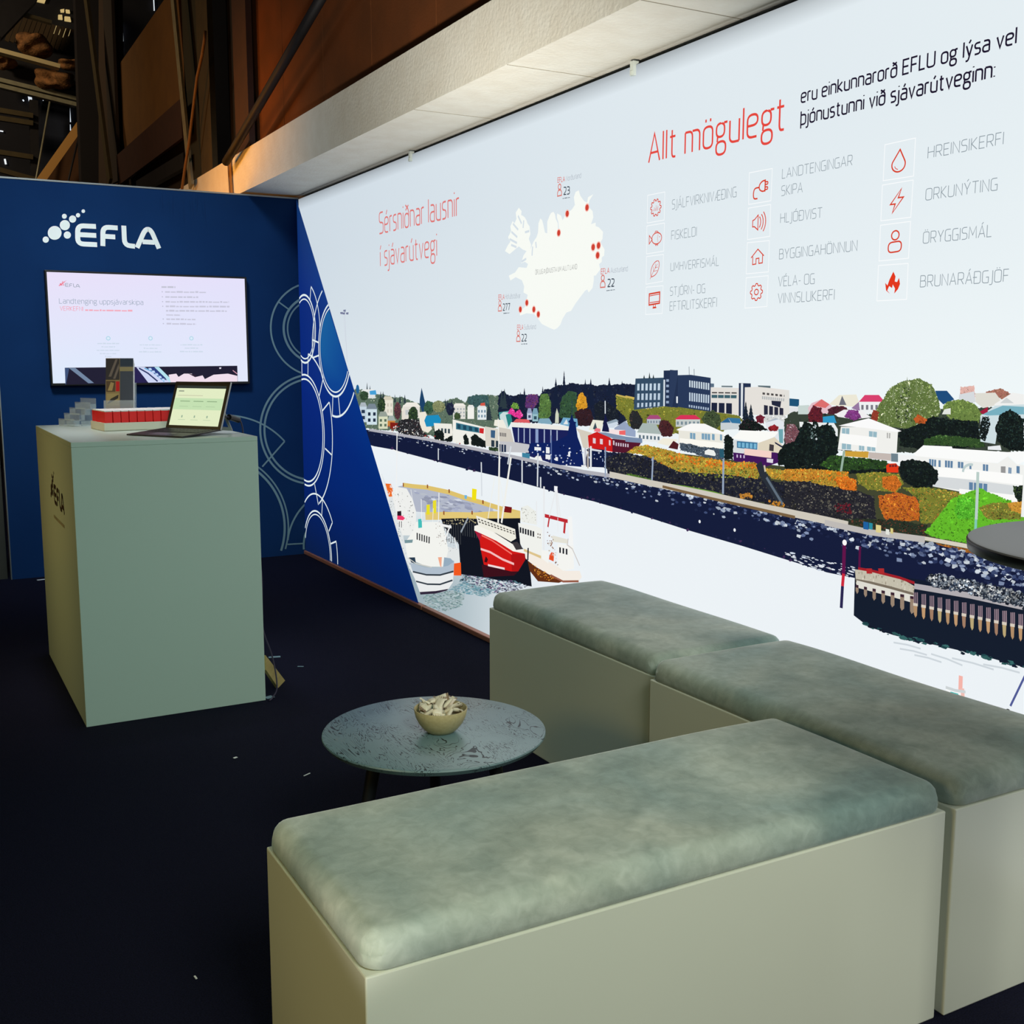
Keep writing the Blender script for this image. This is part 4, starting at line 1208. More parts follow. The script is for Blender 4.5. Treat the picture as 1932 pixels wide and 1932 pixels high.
# pier on piles
sh.poly("270,480 960,590 1400,700 1932,860 2150,925 2150,1500 1932,1430 1500,1310 1200,1240 880,1170 640,1110 400,1030 258,920", (16, 26, 44), Z9)
sh.dabs(80, "258,920 400,1010 640,1090 880,1150 1200,1220 1932,1410 2100,1450 2100,1490 1932,1450 1500,1330 880,1190 400,1050 258,950", (14, 40), [(30, 70, 76), (16, 26, 44), (50, 96, 96)], Z9, 2.2, seed=151, tilt=.25)
sh.poly("270,478 420,500 700,560 840,640 830,770 600,700 280,620", (196, 190, 172), Z9)
sh.dabs(70, "280,490 420,510 700,570 836,650 830,730 600,670 280,590", (12, 40), [(206, 200, 184), (176, 168, 148), (150, 140, 122)], Z9, .4, seed=152)
sh.line("278,585 420,610 620,660 835,722", 10, (120, 110, 96), Z9)
sh.line("285,618 600,700 830,765", 22, (222, 220, 210), Z9)
for i in range(7):
    x, y = 290 + i * 78 + i * i * 1.5, 625 + i * 18
    sh.poly([(x - 14, y), (x + 14 + i * 2, y + 6), (x + 14 + i * 2, y + 70 + i * 14), (x, y + 90 + i * 14), (x - 14, y + 60 + i * 14)], (150, 130, 112), Z9)
    sh.poly([(x - 14, y), (x + 14 + i * 2, y + 6), (x + 14 + i * 2, y + 34), (x - 14, y + 26)], (60, 36, 50), Z9)
sh.line("840,640 1370,730 1932,850 2150,897", 16, (176, 172, 176), Z9)
for i in range(18):
    x = 850 + i * 77.5
    y0, y1, y2 = 700 + i * 16, 815 + i * 16.5, 930 + i * 17.5
    for d in (-14, 2, 18):
        sh.line([(x + d, y0), (x + d + 1, y1)], 3.2, (150, 128, 140), Z9)
    sh.poly([(x - 20, y1), (x + 18, y1 + 8), (x + 14, y2 - 10), (x, y2 + 12), (x - 14, y2 - 20)], ((176, 140, 104), (190, 150, 110), (160, 124, 100), (184, 164, 118))[i % 4], Z9)
    sh.line([(x - 22, y1 - 2), (x + 22, y1 + 6)], 8, (214, 204, 190), Z9)
foliage(Z9, "960,600 980,520 1060,510 1200,550 1400,590 1600,640 1932,720 2150,775 2150,915 1932,860 1600,790 1380,710 1050,650", [(36, 44, 60), (60, 70, 84), (150, 156, 164), (206, 208, 206), (24, 30, 44), (110, 120, 130)], 240, (40, 90), 153)
sh.line("300,470 420,490 700,560 840,610", 8, (160, 30, 40), Z9)
for x in (405, 520):
    sh.line([(x, 470), (x + 4, 520)], 22, (176, 40, 44), Z9)
sh.line("168,225 160,520", 14, (96, 16, 72), Z9)
sh.line("160,520 150,640", 12, (206, 40, 60), Z9)
sh.line("150,640 138,850", 12, (40, 36, 80), Z9)
sh.disc(170, 222, .009, (250, 250, 250), Z9)
sh.line("318,260 312,460", 9, (86, 16, 66), Z9)
for k, (a, b) in enumerate((((700, 1240), (960, 1300)), ((1000, 1290), (1300, 1400)), ((1200, 1330), (1600, 1440)), ((640, 1180), (900, 1240)), ((1500, 1390), (1850, 1470)), ((840, 1300), (1100, 1370)))):
    sh.line([a, ((a[0] + b[0]) / 2, (a[1] + b[1]) / 2 - 8), b], 5, (206, 214, 220), Z9)
# beacon boat by the bench and slanting mooring pole
sh.poly("1140,1610 1330,1655 1320,1730 1150,1680", (246, 248, 248), Z9)
sh.poly("1185,1650 1262,1672 1258,1704 1185,1680", (70, 196, 190), Z9)
sh.line("1285,1500 1280,1650", 13, (244, 180, 170), Z9)
sh.line("1300,1620 1305,1720", 12, (240, 190, 180), Z9)
sh.line("1140,1610 1232,1640 1330,1655", 8, (206, 212, 214), Z9)
sh.line("1960,1380 1900,1500 1760,1790", 6, (80, 90, 150), Z9)
sh.disc(1737, 1845, .008, (40, 40, 50), Z9)

# basin, quay and boats
B5 = fr(720, 900, 5.084)
sh.poly("270,70 420,85 640,130 800,190 960,240 1160,300 1330,350 1330,385 1180,360 900,360 600,350 300,330 120,200 160,90", (178, 184, 200), B5)
sh.dabs(90, "300,130 600,160 900,260 1150,340 700,350 400,300", (10, 34), [(160, 166, 188), (196, 202, 214), (150, 156, 180)], B5, 3.0, seed=161, tilt=.2)
sh.line("210,75 300,88 430,100 640,145 800,200 960,245 1150,305 1330,350", 24, (222, 194, 110), B5)
sh.line("420,375 600,372 780,376 900,380 1060,370 1330,372", 42, (226, 200, 120), B5)
for x, y in ((208, 75), (440, 90), (648, 135), (972, 240), (597, 345), (868, 342), (183, 235)):
    sh.line([(x, y - 18), (x, y + 18)], 16, (150, 84, 40), B5)
sh.poly("868,110 912,118 906,225 866,218", (240, 224, 20), B5)
sh.poly("795,172 820,176 816,212 795,208", (110, 180, 220), B5)
sh.poly("430,268 462,262 462,360 430,360", (232, 222, 40), B5)
sh.poly("492,228 524,220 524,345 490,350", (232, 220, 50), B5)
sh.poly("1163,275 1250,290 1244,345 1160,335", (120, 22, 24), B5)
sh.poly("570,400 760,395 900,400 1330,395 1330,640 1420,840 1440,1050 1380,1040 960,960 760,935 740,640 600,480", (16, 20, 32), B5)
sh.dabs(80, "580,405 900,405 920,440 760,460 600,450", (8, 20), [(206, 196, 150), (160, 150, 120), (30, 34, 44)], B5, .7, seed=162)
for x in range(600, 920, 22):
    sh.line([(x, 440), (x + 4, 560 + (x * 37 % 90))], 7, (62, 66, 70), B5)
sh.line("830,390 760,530", 12, (150, 160, 170), B5)
sh.dabs(520, "760,930 960,960 1300,1000 1400,1050 1100,1120 900,1090 760,1000", (5, 12), [(60, 110, 126), (96, 136, 150), (40, 44, 70), (150, 170, 184), (120, 90, 130), (30, 30, 50)], B5, 3.0, seed=163, tilt=.1)
sh.dabs(360, "760,1000 900,1040 1100,1080 1000,1150 760,1110 640,1090", (6, 13), [(140, 172, 180), (120, 156, 168), (170, 190, 198), (90, 140, 156)], B5, 3.0, seed=164)
sh.dabs(200, "1240,1000 1400,1040 1340,1080 1100,1120", (5, 11), [(220, 228, 236), (200, 210, 222), (60, 50, 80)], B5, 3.0, seed=165)
sh.dabs(460, "400,1140 640,1090 800,1110 760,1240 560,1300 420,1220", (6, 14), [(126, 152, 154), (150, 172, 172), (108, 138, 140), (170, 186, 188)], B5, 3.0, seed=166, tilt=.1)
# red trawler
sh.poly("890,510 960,540 1100,610 1260,710 1370,735 1380,790 1310,905 1240,905 980,840 950,690 940,610", (208, 24, 22), B5)
sh.poly("890,512 960,542 940,612", (170, 30, 60), B5)
sh.poly("960,840 1240,905 1310,905 1270,945 980,960", (60, 14, 26), B5)
sh.poly("1240,740 1370,735 1380,790 1310,905 1250,900", (176, 18, 20), B5)
sh.line("950,690 1040,720 1160,790 1270,835", 11, (244, 190, 190), B5)
sh.line("960,560 1060,610 1250,740", 7, (244, 120, 110), B5)
sh.line("1020,845 1180,880", 10, (240, 220, 220), B5)
sh.poly("890,470 920,460 1060,520 1250,640 1370,700 1372,735 1260,712 1100,612 960,545 888,512", (244, 242, 234), B5)
sh.poly("905,370 1000,400 1280,500 1290,590 1240,620 1100,540 930,470", (238, 236, 224), B5)
sh.grid("915,388 1280,520 1285,560 930,440", 12, 2, (70, 66, 60), B5, .6, .5)
sh.poly("1250,630 1300,620 1360,690 1290,700", (60, 56, 60), B5)
sh.poly("990,790 1000,760 1020,790 1010,820 985,815", (60, 14, 24), B5)
for s, w in (("1130,-200 1118,440", 16), ("1240,-190 1150,440", 16), ("1085,0 1020,400", 6), ("1130,0 1180,300", 5), ("1118,-560 1128,-200", 10)):
    sh.line(s, w, (240, 240, 234), B5)
# white trawler on the right
sh.poly("1370,700 1500,760 1640,830 1760,900 1900,900 1920,960 1890,1000 1740,1000 1600,930 1480,860 1380,780", (244, 236, 226), B5)
sh.poly("1400,800 1480,862 1600,932 1740,1000 1700,1015 1500,1000 1420,900", (96, 46, 22), B5)
sh.dabs(70, "1440,830 1540,890 1680,980 1640,1000 1500,960", (7, 18), [(206, 120, 30), (230, 160, 60), (120, 60, 24)], B5, seed=171)
sh.line("1620,940 1740,1002 1890,1000", 9, (150, 90, 70), B5)
sh.line("1365,690 1440,720 1530,760", 22, (222, 196, 140), B5)
sh.poly("1310,440 1480,470 1540,500 1540,760 1440,720 1370,690 1330,640", (240, 241, 236), B5)
sh.grid("1320,475 1468,520 1468,580 1320,535", 6, 1, (30, 32, 40), B5, .62, .9)
sh.grid("1490,530 1530,540 1530,600 1490,590", 2, 2, (120, 110, 100), B5, .5, .5)
sh.poly("1340,290 1400,270 1480,330 1490,460 1340,430", (236, 238, 232), B5)
sh.dabs(36, "1340,290 1480,330 1490,450 1340,420", (5, 13), [(190, 190, 180), (206, 206, 200), (140, 140, 134)], B5, seed=172)
sh.poly("1690,640 1840,660 1845,880 1740,900 1690,860", (244, 244, 240), B5)
sh.poly("1640,560 1790,600 1790,640 1640,620", (228, 226, 214), B5)
sh.grid("1696,670 1790,690 1790,750 1696,725", 3, 1, (30, 32, 40), B5, .5, .95)
sh.poly("1790,380 1825,380 1840,660 1800,650", (244, 245, 244), B5)
sh.line("1565,370 1785,425", 16, (190, 40, 50), B5)
sh.line("1760,425 1750,540", 16, (190, 44, 50), B5)
sh.line("1610,380 1595,480", 11, (190, 44, 50), B5)
for s, w in (("1670,90 1690,370", 14), ("1675,100 1610,380", 7), ("1680,100 1715,390", 7), ("1558,90 1555,700", 13), ("1485,230 1488,440", 8), ("1690,390 1690,530", 4)):
    sh.line(s, w, (232, 234, 236), B5)
sh.poly("1655,86 1688,90 1684,140 1655,135", (240, 242, 246), B5)
sh.poly("1535,700 1600,710 1600,830 1535,780", (244, 244, 240), B5)
sh.poly("1610,750 1630,720 1655,730 1650,810 1605,790", (230, 80, 40), B5)
sh.dabs(40, "1590,520 1640,560 1700,860 1640,820 1590,640", (8, 20), [(150, 110, 90), (206, 190, 170), (120, 60, 50), (226, 220, 210)], B5, seed=173)
sh.line("1790,590 1780,650 1830,690 1900,850", 6, (206, 200, 196), B5)
sh.poly("1400,680 1412,680 1408,800 1396,795", (30, 30, 40), B5)
# white boats on the left
sh.poly("0,-30 40,60 110,110 170,330 220,640 300,830 340,1010 366,1105 330,1000 240,820 150,560 60,200", (224, 229, 230), B5)
sh.dabs(120, "0,-30 40,60 110,110 170,330 220,640 300,830 340,1010 240,820 150,560 60,200", (5, 14), [(246, 246, 244), (206, 212, 214), (150, 160, 164), (236, 238, 238)], B5, seed=180)
sh.poly("36,62 92,66 118,185 70,190", (236, 110, 40), B5)
sh.dabs(30, "40,66 92,70 116,180 72,184", (6, 14), [(250, 240, 230), (226, 90, 30)], B5, seed=181)
sh.poly("95,150 150,95 240,110 300,220 330,330 330,420 300,560 200,560 160,440", (238, 239, 236), B5)
sh.dabs(80, "110,150 240,130 320,320 300,520 200,520", (5, 14), [(206, 208, 206), (176, 176, 172), (246, 246, 244), (120, 120, 124), (252, 252, 250)], B5, seed=182)
sh.poly("150,330 188,325 190,375 150,375", (40, 24, 36), B5)
sh.poly("150,370 200,372 225,395 205,415 150,408", (240, 60, 110), B5)
sh.line("170,425 170,480", 8, (30, 30, 40), B5)
sh.line("190,425 190,485", 8, (30, 30, 40), B5)
sh.poly("205,640 300,600 740,690 750,780 760,940 690,950 690,800 560,820 330,720 240,720", (226, 230, 230), B5)
sh.poly("690,830 760,820 764,945 692,945", (240, 88, 30), B5)
sh.poly("225,630 300,520 330,430 400,430 560,430 600,500 640,700 600,860 440,860 250,780", (242, 243, 238), B5)
sh.grid("330,530 468,575 466,642 330,600", 6, 1, (40, 42, 46), B5, .5, .95)
sh.poly("220,605 300,600 295,630 225,635", (120, 150, 156), B5)
sh.poly("350,405 385,400 388,485 352,490", (70, 190, 186), B5)
sh.dabs(60, "520,420 640,460 660,640 560,680 520,560", (4, 12), [(160, 146, 138), (206, 200, 196), (120, 112, 110), (244, 240, 236)], B5, seed=183)
sh.dabs(40, "620,560 720,590 740,700 640,720", (4, 11), [(110, 112, 116), (180, 184, 186), (236, 236, 236)], B5, seed=184)
for s, w in (("660,460 600,620", 12), ("570,460 670,480", 14), ("550,150 545,460", 10), ("380,210 385,420", 8), ("495,300 490,430", 6), ("148,-420 140,330", 14), ("110,-260 175,-230", 9), ("280,120 300,240", 6), ("700,580 722,690", 9)):
    sh.line(s, w, (240, 241, 240), B5)
sh.poly("262,772 320,770 330,830 285,820", (40, 60, 80), B5)
sh.poly("540,770 578,768 572,870 560,850", (240, 170, 140), B5)
sh.poly("272,822 420,868 560,872 640,850 696,800 692,900 600,935 480,940 300,915", (176, 190, 204), B5)
sh.poly("600,770 660,780 694,812 640,850 590,862", (150, 172, 190), B5)
sh.poly("298,915 480,942 600,936 692,900 684,1010 640,1075 520,1095 366,1105 330,1010", (234, 236, 236), B5)
sh.poly("366,1103 520,1093 640,1073 628,1088 520,1118 372,1128", (50, 40, 60), B5)
sh.line("300,908 430,938 560,940 690,905", 9, (50, 60, 70), B5)
sh.line("330,1000 440,1028 560,1030 680,990", 9, (50, 60, 70), B5)
sh.line("250,775 330,830 480,865", 6, (206, 206, 200), B5)

# the panorama runs on to the end of the display wall, past the last service icon


def run_on(p, q, y):
    (y0, a), (y1, b) = sh.plane(*p), sh.plane(*q)
    return b + (b - a) * (y - y1) / (y1 - y0)


YE = LB_END + .01
y9 = sh.plane(1931, 900)[0]


def band(tp, tq, bp, bq, col, damp=.35):
    ya = sh.plane(1968, 900)[0] if col[2] > 40 and col[0] < 30 else y9
    za, zb = sh.plane(*tq)[1], sh.plane(*bq)[1]
    ze, zf = za + (run_on(tp, tq, YE) - za) * damp, zb + (run_on(bp, bq, YE) - zb) * damp
    sh.face_m([(ya, za), (YE, ze), (YE, zf), (ya, zb)], col)
    return ya, za, ze, zb, zf


def band_dabs(e, n, size, cols, seed):
    ya, za, ze, zb, zf = e
    rnd = random.Random(seed)
    base = sh.depth
    for k in range(n):
        t, v = rnd.random(), rnd.random()
        y = max(YE, ya - .05 + (YE - ya) * t)
        z = (za + (ze - za) * t) * (1 - v) + (zb + (zf - zb) * t) * v
        s = rnd.uniform(*size) / 2
        a0 = rnd.uniform(0, 6.28)
        sh.depth = base + 2e-6 * (1 + k % 12)
        sh.face_m([(y + s * 1.3 * cos(a0 + i * 1.257) * rnd.uniform(.6, 1), z + s * sin(a0 + i * 1.257) * rnd.uniform(.6, 1)) for i in range(5)], rnd.choice(cols), 0)
    sh.depth = base + 2.8e-5


e = band((1700, 760), (1926, 766), (1700, 850), (1926, 870), (40, 56, 46), 0)
band_dabs(e, 420, (.02, .07), DARKG + GREEN, 201)
e = band((1700, 860), (1926, 868), (1700, 960), (1926, 975), (236, 238, 236), 0)
e = band((1700, 960), (1926, 975), (1750, 1020), (1926, 1070), (104, 170, 50), .2)
band_dabs(e, 420, (.02, .06), [(96, 180, 40), (120, 140, 56), (150, 130, 60), (84, 150, 44)], 202)
e = band((1800, 1036), (1926, 1070), (1850, 1125), (1926, 1147), (18, 26, 58), .25)
band_dabs(e, 420, (.02, .07), [(126, 140, 170), (170, 182, 200), (60, 74, 112), (200, 208, 216)], 203)
e = band((1850, 1125), (1926, 1146), (1860, 1240), (1926, 1262), (16, 26, 44), .25)
band_dabs(e, 120, (.02, .05), [(150, 128, 140), (176, 140, 104), (30, 40, 60)], 204)

# harbour lights left of the spire
Z3A = fr(400, 500, 2.76)
sh.line("690,250 704,505", 5, (196, 198, 214), Z3A)
sh.line("682,250 694,400", 3, (206, 210, 222), Z3A)
for x, y in ((674, 250), (690, 238), (704, 252), (686, 252)):
    sh.poly([(x - 7, y - 4), (x + 7, y - 6), (x + 6, y + 6), (x - 5, y + 5)], (120, 126, 156), Z3A)
sh.build('harbour_photograph', 'harbour town photograph across the lower print')

# ---- blue wedge at the corner
WEDGE = [((0, 2.494), (18, 52, 104)), ((0, 1.9), (8, 40, 118)), ((0, 1.2), (4, 36, 120)), ((0, .55), (2, 32, 104)), ((0, .026), (6, 26, 66)),
         ((-1.995, .026), (2, 30, 88)), ((-1.572, .55), (0, 40, 116)), ((-1.047, 1.2), (4, 50, 132)), ((-.483, 1.9), (14, 56, 130))]
L = WEDGE
for q in ((0, 1, 8), (1, 2, 7, 8), (2, 3, 6, 7), (3, 4, 5, 6)):
    sh.face_m([L[i][0] for i in q], [L[i][1] for i in q])
sh.build('blue_wedge', 'deep blue wedge of the print at the corner')

# ---- rings that run from the blue wall across the corner onto the wedge (u = distance from the corner)


def edge_u(z):
    return 0.807 * (2.498 - z)


rings_wall, rings_wedge = [], []


def arc(cu, cz, r, a0, a1, w):
    n = max(8, int(abs(a1 - a0) / 2))
    P = [(cu + r * cos(radians(a0 + (a1 - a0) * i / n)), cz + r * sin(radians(a0 + (a1 - a0) * i / n))) for i in range(n + 1)]
    stroke(P, w)


def stroke(P, w):
    run, side = [], None
    for u, z in P:
        s = None if z < 0.03 or u < W_LEFT else ('wall' if u < -0.002 else ('wedge' if 0.002 < u < edge_u(z) else None))
        if s != side:
            if side and len(run) > 1:
                (rings_wall if side == 'wall' else rings_wedge).append((run, w))
            run, side = [], s
        if s:
            run.append((u, z))
    if side and len(run) > 1:
        (rings_wall if side == 'wall' else rings_wedge).append((run, w))


def spoke(a, b, w=.013):
    stroke([(a[0] + (b[0] - a[0]) * i / 12, a[1] + (b[1] - a[1]) * i / 12) for i in range(13)], w)


C1, C2, C3, C5 = (.10, 1.605), (.07, .897), (.695, 1.46), (.26, .053)
arc(*C1, .233, 0, 360, .016), arc(*C1, .205, 0, 360, .011)
arc(*C1, .325, 108, 253, .012), arc(*C1, .325, 60, -3, .012)
spoke((-.163, 1.791), (-.089, 1.74), .010), spoke((.26, 1.88), (.236, 1.80))
arc(*C3, .305, 60, 330, .016), arc(*C3, .277, 60, 330, .011)
arc(*C3, .437, 118, 187.5, .013), arc(*C3, .437, 261, 326, .016)
for a in (171, 187, 261.5, 281):
    spoke((C3[0] + .305 * cos(radians(a)), C3[1] + .305 * sin(radians(a))), (C3[0] + .437 * cos(radians(a)), C3[1] + .437 * sin(radians(a))))
arc(*C2, .392, 0, 360, .014), arc(*C2, .362, 0, 360, .014)
arc(*C2, .545, 79, 43, .014), arc(*C2, .553, 23, -63, .014)
spoke((.168, 1.435), (.15, 1.285)), spoke((.025, 1.383), (.02, 1.285)), spoke((.457, 1.257), (.38, 1.151))
spoke((.431, 1.049), (.575, 1.113)), spoke((.472, .798), (.597, .765)), spoke((.235, .531), (.305, .393))
arc(*C5, .290, -10, 190, .014), arc(*C5, .265, -10, 190, .010)
arc(*C5, .411, 38, 172, .013), arc(*C5, .411, 18, -5, .013)
spoke((.584, .305), (.511, .236)), spoke((-.15, .08), (-.03, .077), .010), spoke((.544, .154), (.652, .186)), spoke((.40, .46), (.37, .325))


def circle3(a, b, c):
    (ax, ay), (bx, by), (cx, cy) = a, b, c
    d = 2 * (ax * (by - cy) + bx * (cy - ay) + cx * (ay - by))
    ux = ((ax * ax + ay * ay) * (by - cy) + (bx * bx + by * by) * (cy - ay) + (cx * cx + cy * cy) * (ay - by)) / d
    uy = ((ax * ax + ay * ay) * (cx - bx) + (bx * bx + by * by) * (ax - cx) + (cx * cx + cy * cy) * (bx - ax)) / d
    return ux, uy, sqrt((ax - ux) ** 2 + (ay - uy) ** 2)


u4, z4, r4 = circle3((-.332, .635), (-.140, .197), (-.181, .008))
arc(u4, z4, r4, -60, 100, .011), arc(u4, z4, r4 - .027, -60, 100, .016)
ux, uz, ur = circle3((-.428, .995), (-.27, .925), (-.149, .82))
arc(ux, uz, ur, math.degrees(atan2(.995 - uz, -.428 - ux)) + 25, math.degrees(atan2(.82 - uz, -.149 - ux)), .011)
spoke((-.149, .82), (-.315, .648), .011)

inner = [(C3[0] + .270 * cos(radians(a)), C3[1] + .270 * sin(radians(a))) for a in range(0, 360, 4)]
inner = [p for p in inner if p[0] < edge_u(p[1]) - .004]
k0 = max(range(len(inner)), key=lambda i: (Vector(inner[i]) - Vector(inner[i - 1])).length)
inner = inner[k0:] + inner[:k0]
sh.face_m([(-u, z) for u, z in inner], [(20, 92, 156) if z > 1.45 else (8, 66, 144) for u, z in inner])
for P, w in rings_wedge:
    sh.ribbon_m([(-u, z) for u, z in P], w * .85, (226, 238, 240))
sh.build('ring_pattern', 'white ring pattern on the blue wedge')
for P, w in rings_wall:
    sh_wall.ribbon_m(P, w, (112, 142, 150))
sh_wall.build('ring_pattern', 'grey ring pattern near the corner')



# ------------------------------------------------------------------ concrete beam and hall wall over the display
m = MB().box(-0.38, 0.35, -9.5, 4.2, 2.522, 2.79)
beam = m.build('beam', MATS['concrete'])
tag(beam, kind='structure')
m = MB()
for y in (-2.83, -3.71, -4.59, -5.47):
    m.box(-0.379, 0.3, y - 0.002, y + 0.002, 2.5208, 2.5225)
m.build('soffit_joint', mat('joint', (150, 144, 128), 0.9), beam)
o = MB().box(0.13, 0.2, -9.5, 0.4, 0, 2.522).build('wall_behind', MATS['far_wall'])
tag(o, kind='structure')

m = MB()
edges = [0.25, -0.67, -1.407, -2.134, -2.906, -3.64, -4.4, -5.1, -5.9]
for a, b in zip(edges, edges[1:]):
    m.box(-0.30, -0.22, b + 0.003, a - 0.003, 2.785, 6.0)
m.box(-0.26, -0.2, -5.9, 0.25, 2.785, 6.0)
o = m.build('wall_right', MATS['rust_cladding'])
tag(o, kind='structure')

# steel column between the cladding fields
col = thing('steel_column', 'broad dark steel column standing on the beam, beside the rust wall', 'column')
tag(col, kind='structure')
MB().box(-0.37, -0.33, -0.13, 0.20, 2.79, 6.5).build('flange', MATS['brown_steel'], col)
MB().box(-0.22, -0.18, 0.20, 0.90, 2.79, 6.5).build('web', MATS['dark_steel'], col)
MB().box(-0.37, -0.33, 0.86, 1.20, 2.79, 6.5).build('flange', MATS['olive_steel'], col)
MB().box(-0.30, -0.26, 1.20, 1.95, 2.79, 6.5).build('back_plate', mat('back_plate', (50, 46, 30), 0.7), col)

XW = -0.30


def on_wall(px, py, x=XW):
    return on(px, py, 0, x)


def wall_poly(name, s, material, x=XW, th=0.05):
    q = [on_wall(px, py, x) for px, py in pts(s)]
    return MB().prism([(p.y, p.z) for p in q], 'x', x, x + th).build(name, material)


tag(wall_poly('wall_panel', "219,130 312,-4 336,-4 356,222 348,228 230,320 222,345 219,345", mat('brown_panel', (112, 76, 34), 0.85, noise=(5, 0.6), alt=(98, 66, 32))), kind='structure')
tag(wall_poly('wall_infill', "228,322 352,222 362,360 226,360", mat('dark_infill', (40, 28, 20), 0.9), -0.27), kind='structure')
tag(wall_poly('wall_strip', "186,-4 222,-4 228,360 186,360", mat('brown_strip', (58, 42, 28), 0.85), -0.28), kind='structure')


def strut(name, a, b, w, h, material, label, cat, x=None, y=None, up=(1, 0, 0), group=None, kind=None):
    pa = on(*a, 0, x) if x is not None else on(*a, 1, y)
    pb = on(*b, 0, x) if x is not None else on(*b, 1, y)
    o = MB().bar(pa, pb, w, h, up).build(name, material)
    return tag(o, label, cat, group, kind)


def rod(name, P, r, material, label, cat, x=None, y=None, group=None):
    q = [on(*p, 0, x) if x is not None else on(*p, 1, y) for p in P]
    o = MB().tube(q, r, 10).build(name, material, smooth=True)
    return tag(o, label, cat, group)


rod('brace_rod', [(612, -14), (530, 128), (440, 283), (426, 306)], 0.028, MATS['dark_steel'], 'dark round steel brace slanting across the rust wall', 'brace', x=-0.44)
strut('steel_angle', (326, -10), (361, 352), 0.10, 0.02, MATS['pale_steel'], 'pale narrow steel strip left of the dark column', 'strut', x=-0.42)
strut('steel_purlin', (224, 322), (346, 223), 0.30, 0.03, MATS['brown_steel'], 'brown beam slanting up to the pale steel strip', 'strut', x=-0.395)
strut('steel_rail', (262, 354), (352, 302), 0.12, 0.05, MATS['dark_steel'], 'low dark rail slanting just above the blue wall', 'strut', x=-0.36)
strut('steel_angle', (162, -10), (208, 345), 0.16, 0.03, MATS['olive_steel'], 'leaning grey steel strip beside the dark far column', 'strut', x=-0.50)
strut('steel_post', (204, -10), (218, 345), 0.50, 0.03, mat('umber_steel', (50, 40, 32), 0.7), 'wide dull brown post right of the leaning strip', 'post', x=-0.36)
cable = rod('hanging_cable', [(387, 58), (386, 75), (381, 105), (372, 145), (367, 185), (362, 225), (356, 275), (350, 310), (344, 352), (342, 366)], 0.011, mat('tan_cable', (140, 100, 60), 0.6), 'tan cable dangling in front of the dark steel column', 'cable', x=-0.46)
m = MB().tube([on(430, 303, 0, -0.392), on(434, 372, 0, -0.392)], 0.006, 8)
m.bar(on(434, 303, 0, -0.388), on(438, 372, 0, -0.388), 0.05, 0.006, (1, 0, 0))
tag(m.build('cable_strap', mat('strap', (150, 110, 62), 0.6)), 'thin strap running down the orange end of the concrete beam', 'strap')

# ------------------------------------------------------------------ far end of the hall
YF = 9.0
far = MB().box(-9, 3.5, YF, YF + 0.2, 0, 9).build('wall_far', MATS['far_wall'])
tag(far, kind='structure')
n = 0
for s, t in (("155,44 156,80", 1.2), ("231,44 232,78", 1.2), ("230,88 231,98", 1.2), ("290,0 291,20", 1.0), ("192,104 193,118", 1.0), ("193,124 194,128", 1.6), ("194,135 195,138", 1.8), ("194,157 195,159", 1.6), ("131,203 133,230", 1.2), ("132,235 133,246", 1.4), ("87,262 90,306", 0.8), ("73,316 74,324", 1.4), ("167,140 170,168", 0.7), ("56,181 58,193", 5.0), ("43,188 45,191", 1.6), ("9,300 11,310", 2.4), ("0,247 6,248", 1.4), ("81,186 82,195", 0.8)):
    a, b = pts(s)
    n += 1
    o = MB().bar(on(*a, 1, YF - 0.03), on(*b, 1, YF - 0.03), t * 0.009, 0.02, (0, 1, 0)).build('window_%d' % n, MATS['daylight'])
    tag(o, kind='structure')
for q in ("114,18 121,17 121,23 115,23", "124,18 131,19 132,25 125,24", "110,28 117,28 118,37 110,36", "122,31 132,32 134,41 122,39", "103,48 114,51 113,65 98,62", "119,53 133,56 131,66 125,71 117,69", "65,-4 88,-4 84,6 66,2", "145,-4 156,-4 153,10 146,8", "-4,13 8,15 7,21 -4,18"):
    n += 1
    P = [on(*p, 1, YF - 0.05) for p in pts(q)]
    o = MB().prism([(p.x, p.z) for p in P], 'y', YF - 0.06, YF - 0.02).build('window_%d' % n, MATS['lit_pane'])
    tag(o, kind='structure')
YB = 8.2
strut('roof_purlin', (-20, 148), (156, 191), 0.05, 0.16, MATS['pale_steel'], 'lower of the two long pale rails in the far hall roof', 'rail', y=YB, up=(0, 1, 0))
strut('roof_purlin', (-20, 158), (150, 200), 0.05, 0.12, MATS['pale_steel'], 'slim pale rail right under the lower long rail', 'rail', y=YB, up=(0, 1, 0))
strut('roof_purlin', (-20, 92), (112, 127), 0.05, 0.15, mat('cream_steel', (205, 186, 140), 0.6), 'cream rail wrapped in brown insulation lumps', 'rail', y=YB - .6, up=(0, 1, 0))
strut('roof_purlin', (35, 25), (97, 43), 0.04, 0.09, MATS['cream_steel'], 'short cream rail under the far roof boards', 'rail', y=YB, up=(0, 1, 0))
strut('roof_rafter', (-14, 60), (54, -12), 0.24, 0.2, MATS['dark_steel'], 'thick black rafter slanting in the top left corner', 'rafter', y=YB - .3, up=(0, 1, 0))
strut('roof_beam', (-20, 130), (150, 172), 0.3, 0.28, MATS['dark_steel'], 'deep black beam above the pale double rail', 'beam', y=YB + .2, up=(0, 1, 0))
strut('far_column', (160, -20), (172, 350), 0.25, 0.2, mat('black_steel', (26, 20, 22), 0.7), 'black column left of the leaning grey strip', 'column', y=7.0, up=(0, 1, 0))
strut('rack_post', (63, 190), (66, 345), 0.10, 0.1, MATS['dark_steel'], 'dark upright post of the far rack', 'post', y=YB, up=(0, 1, 0))
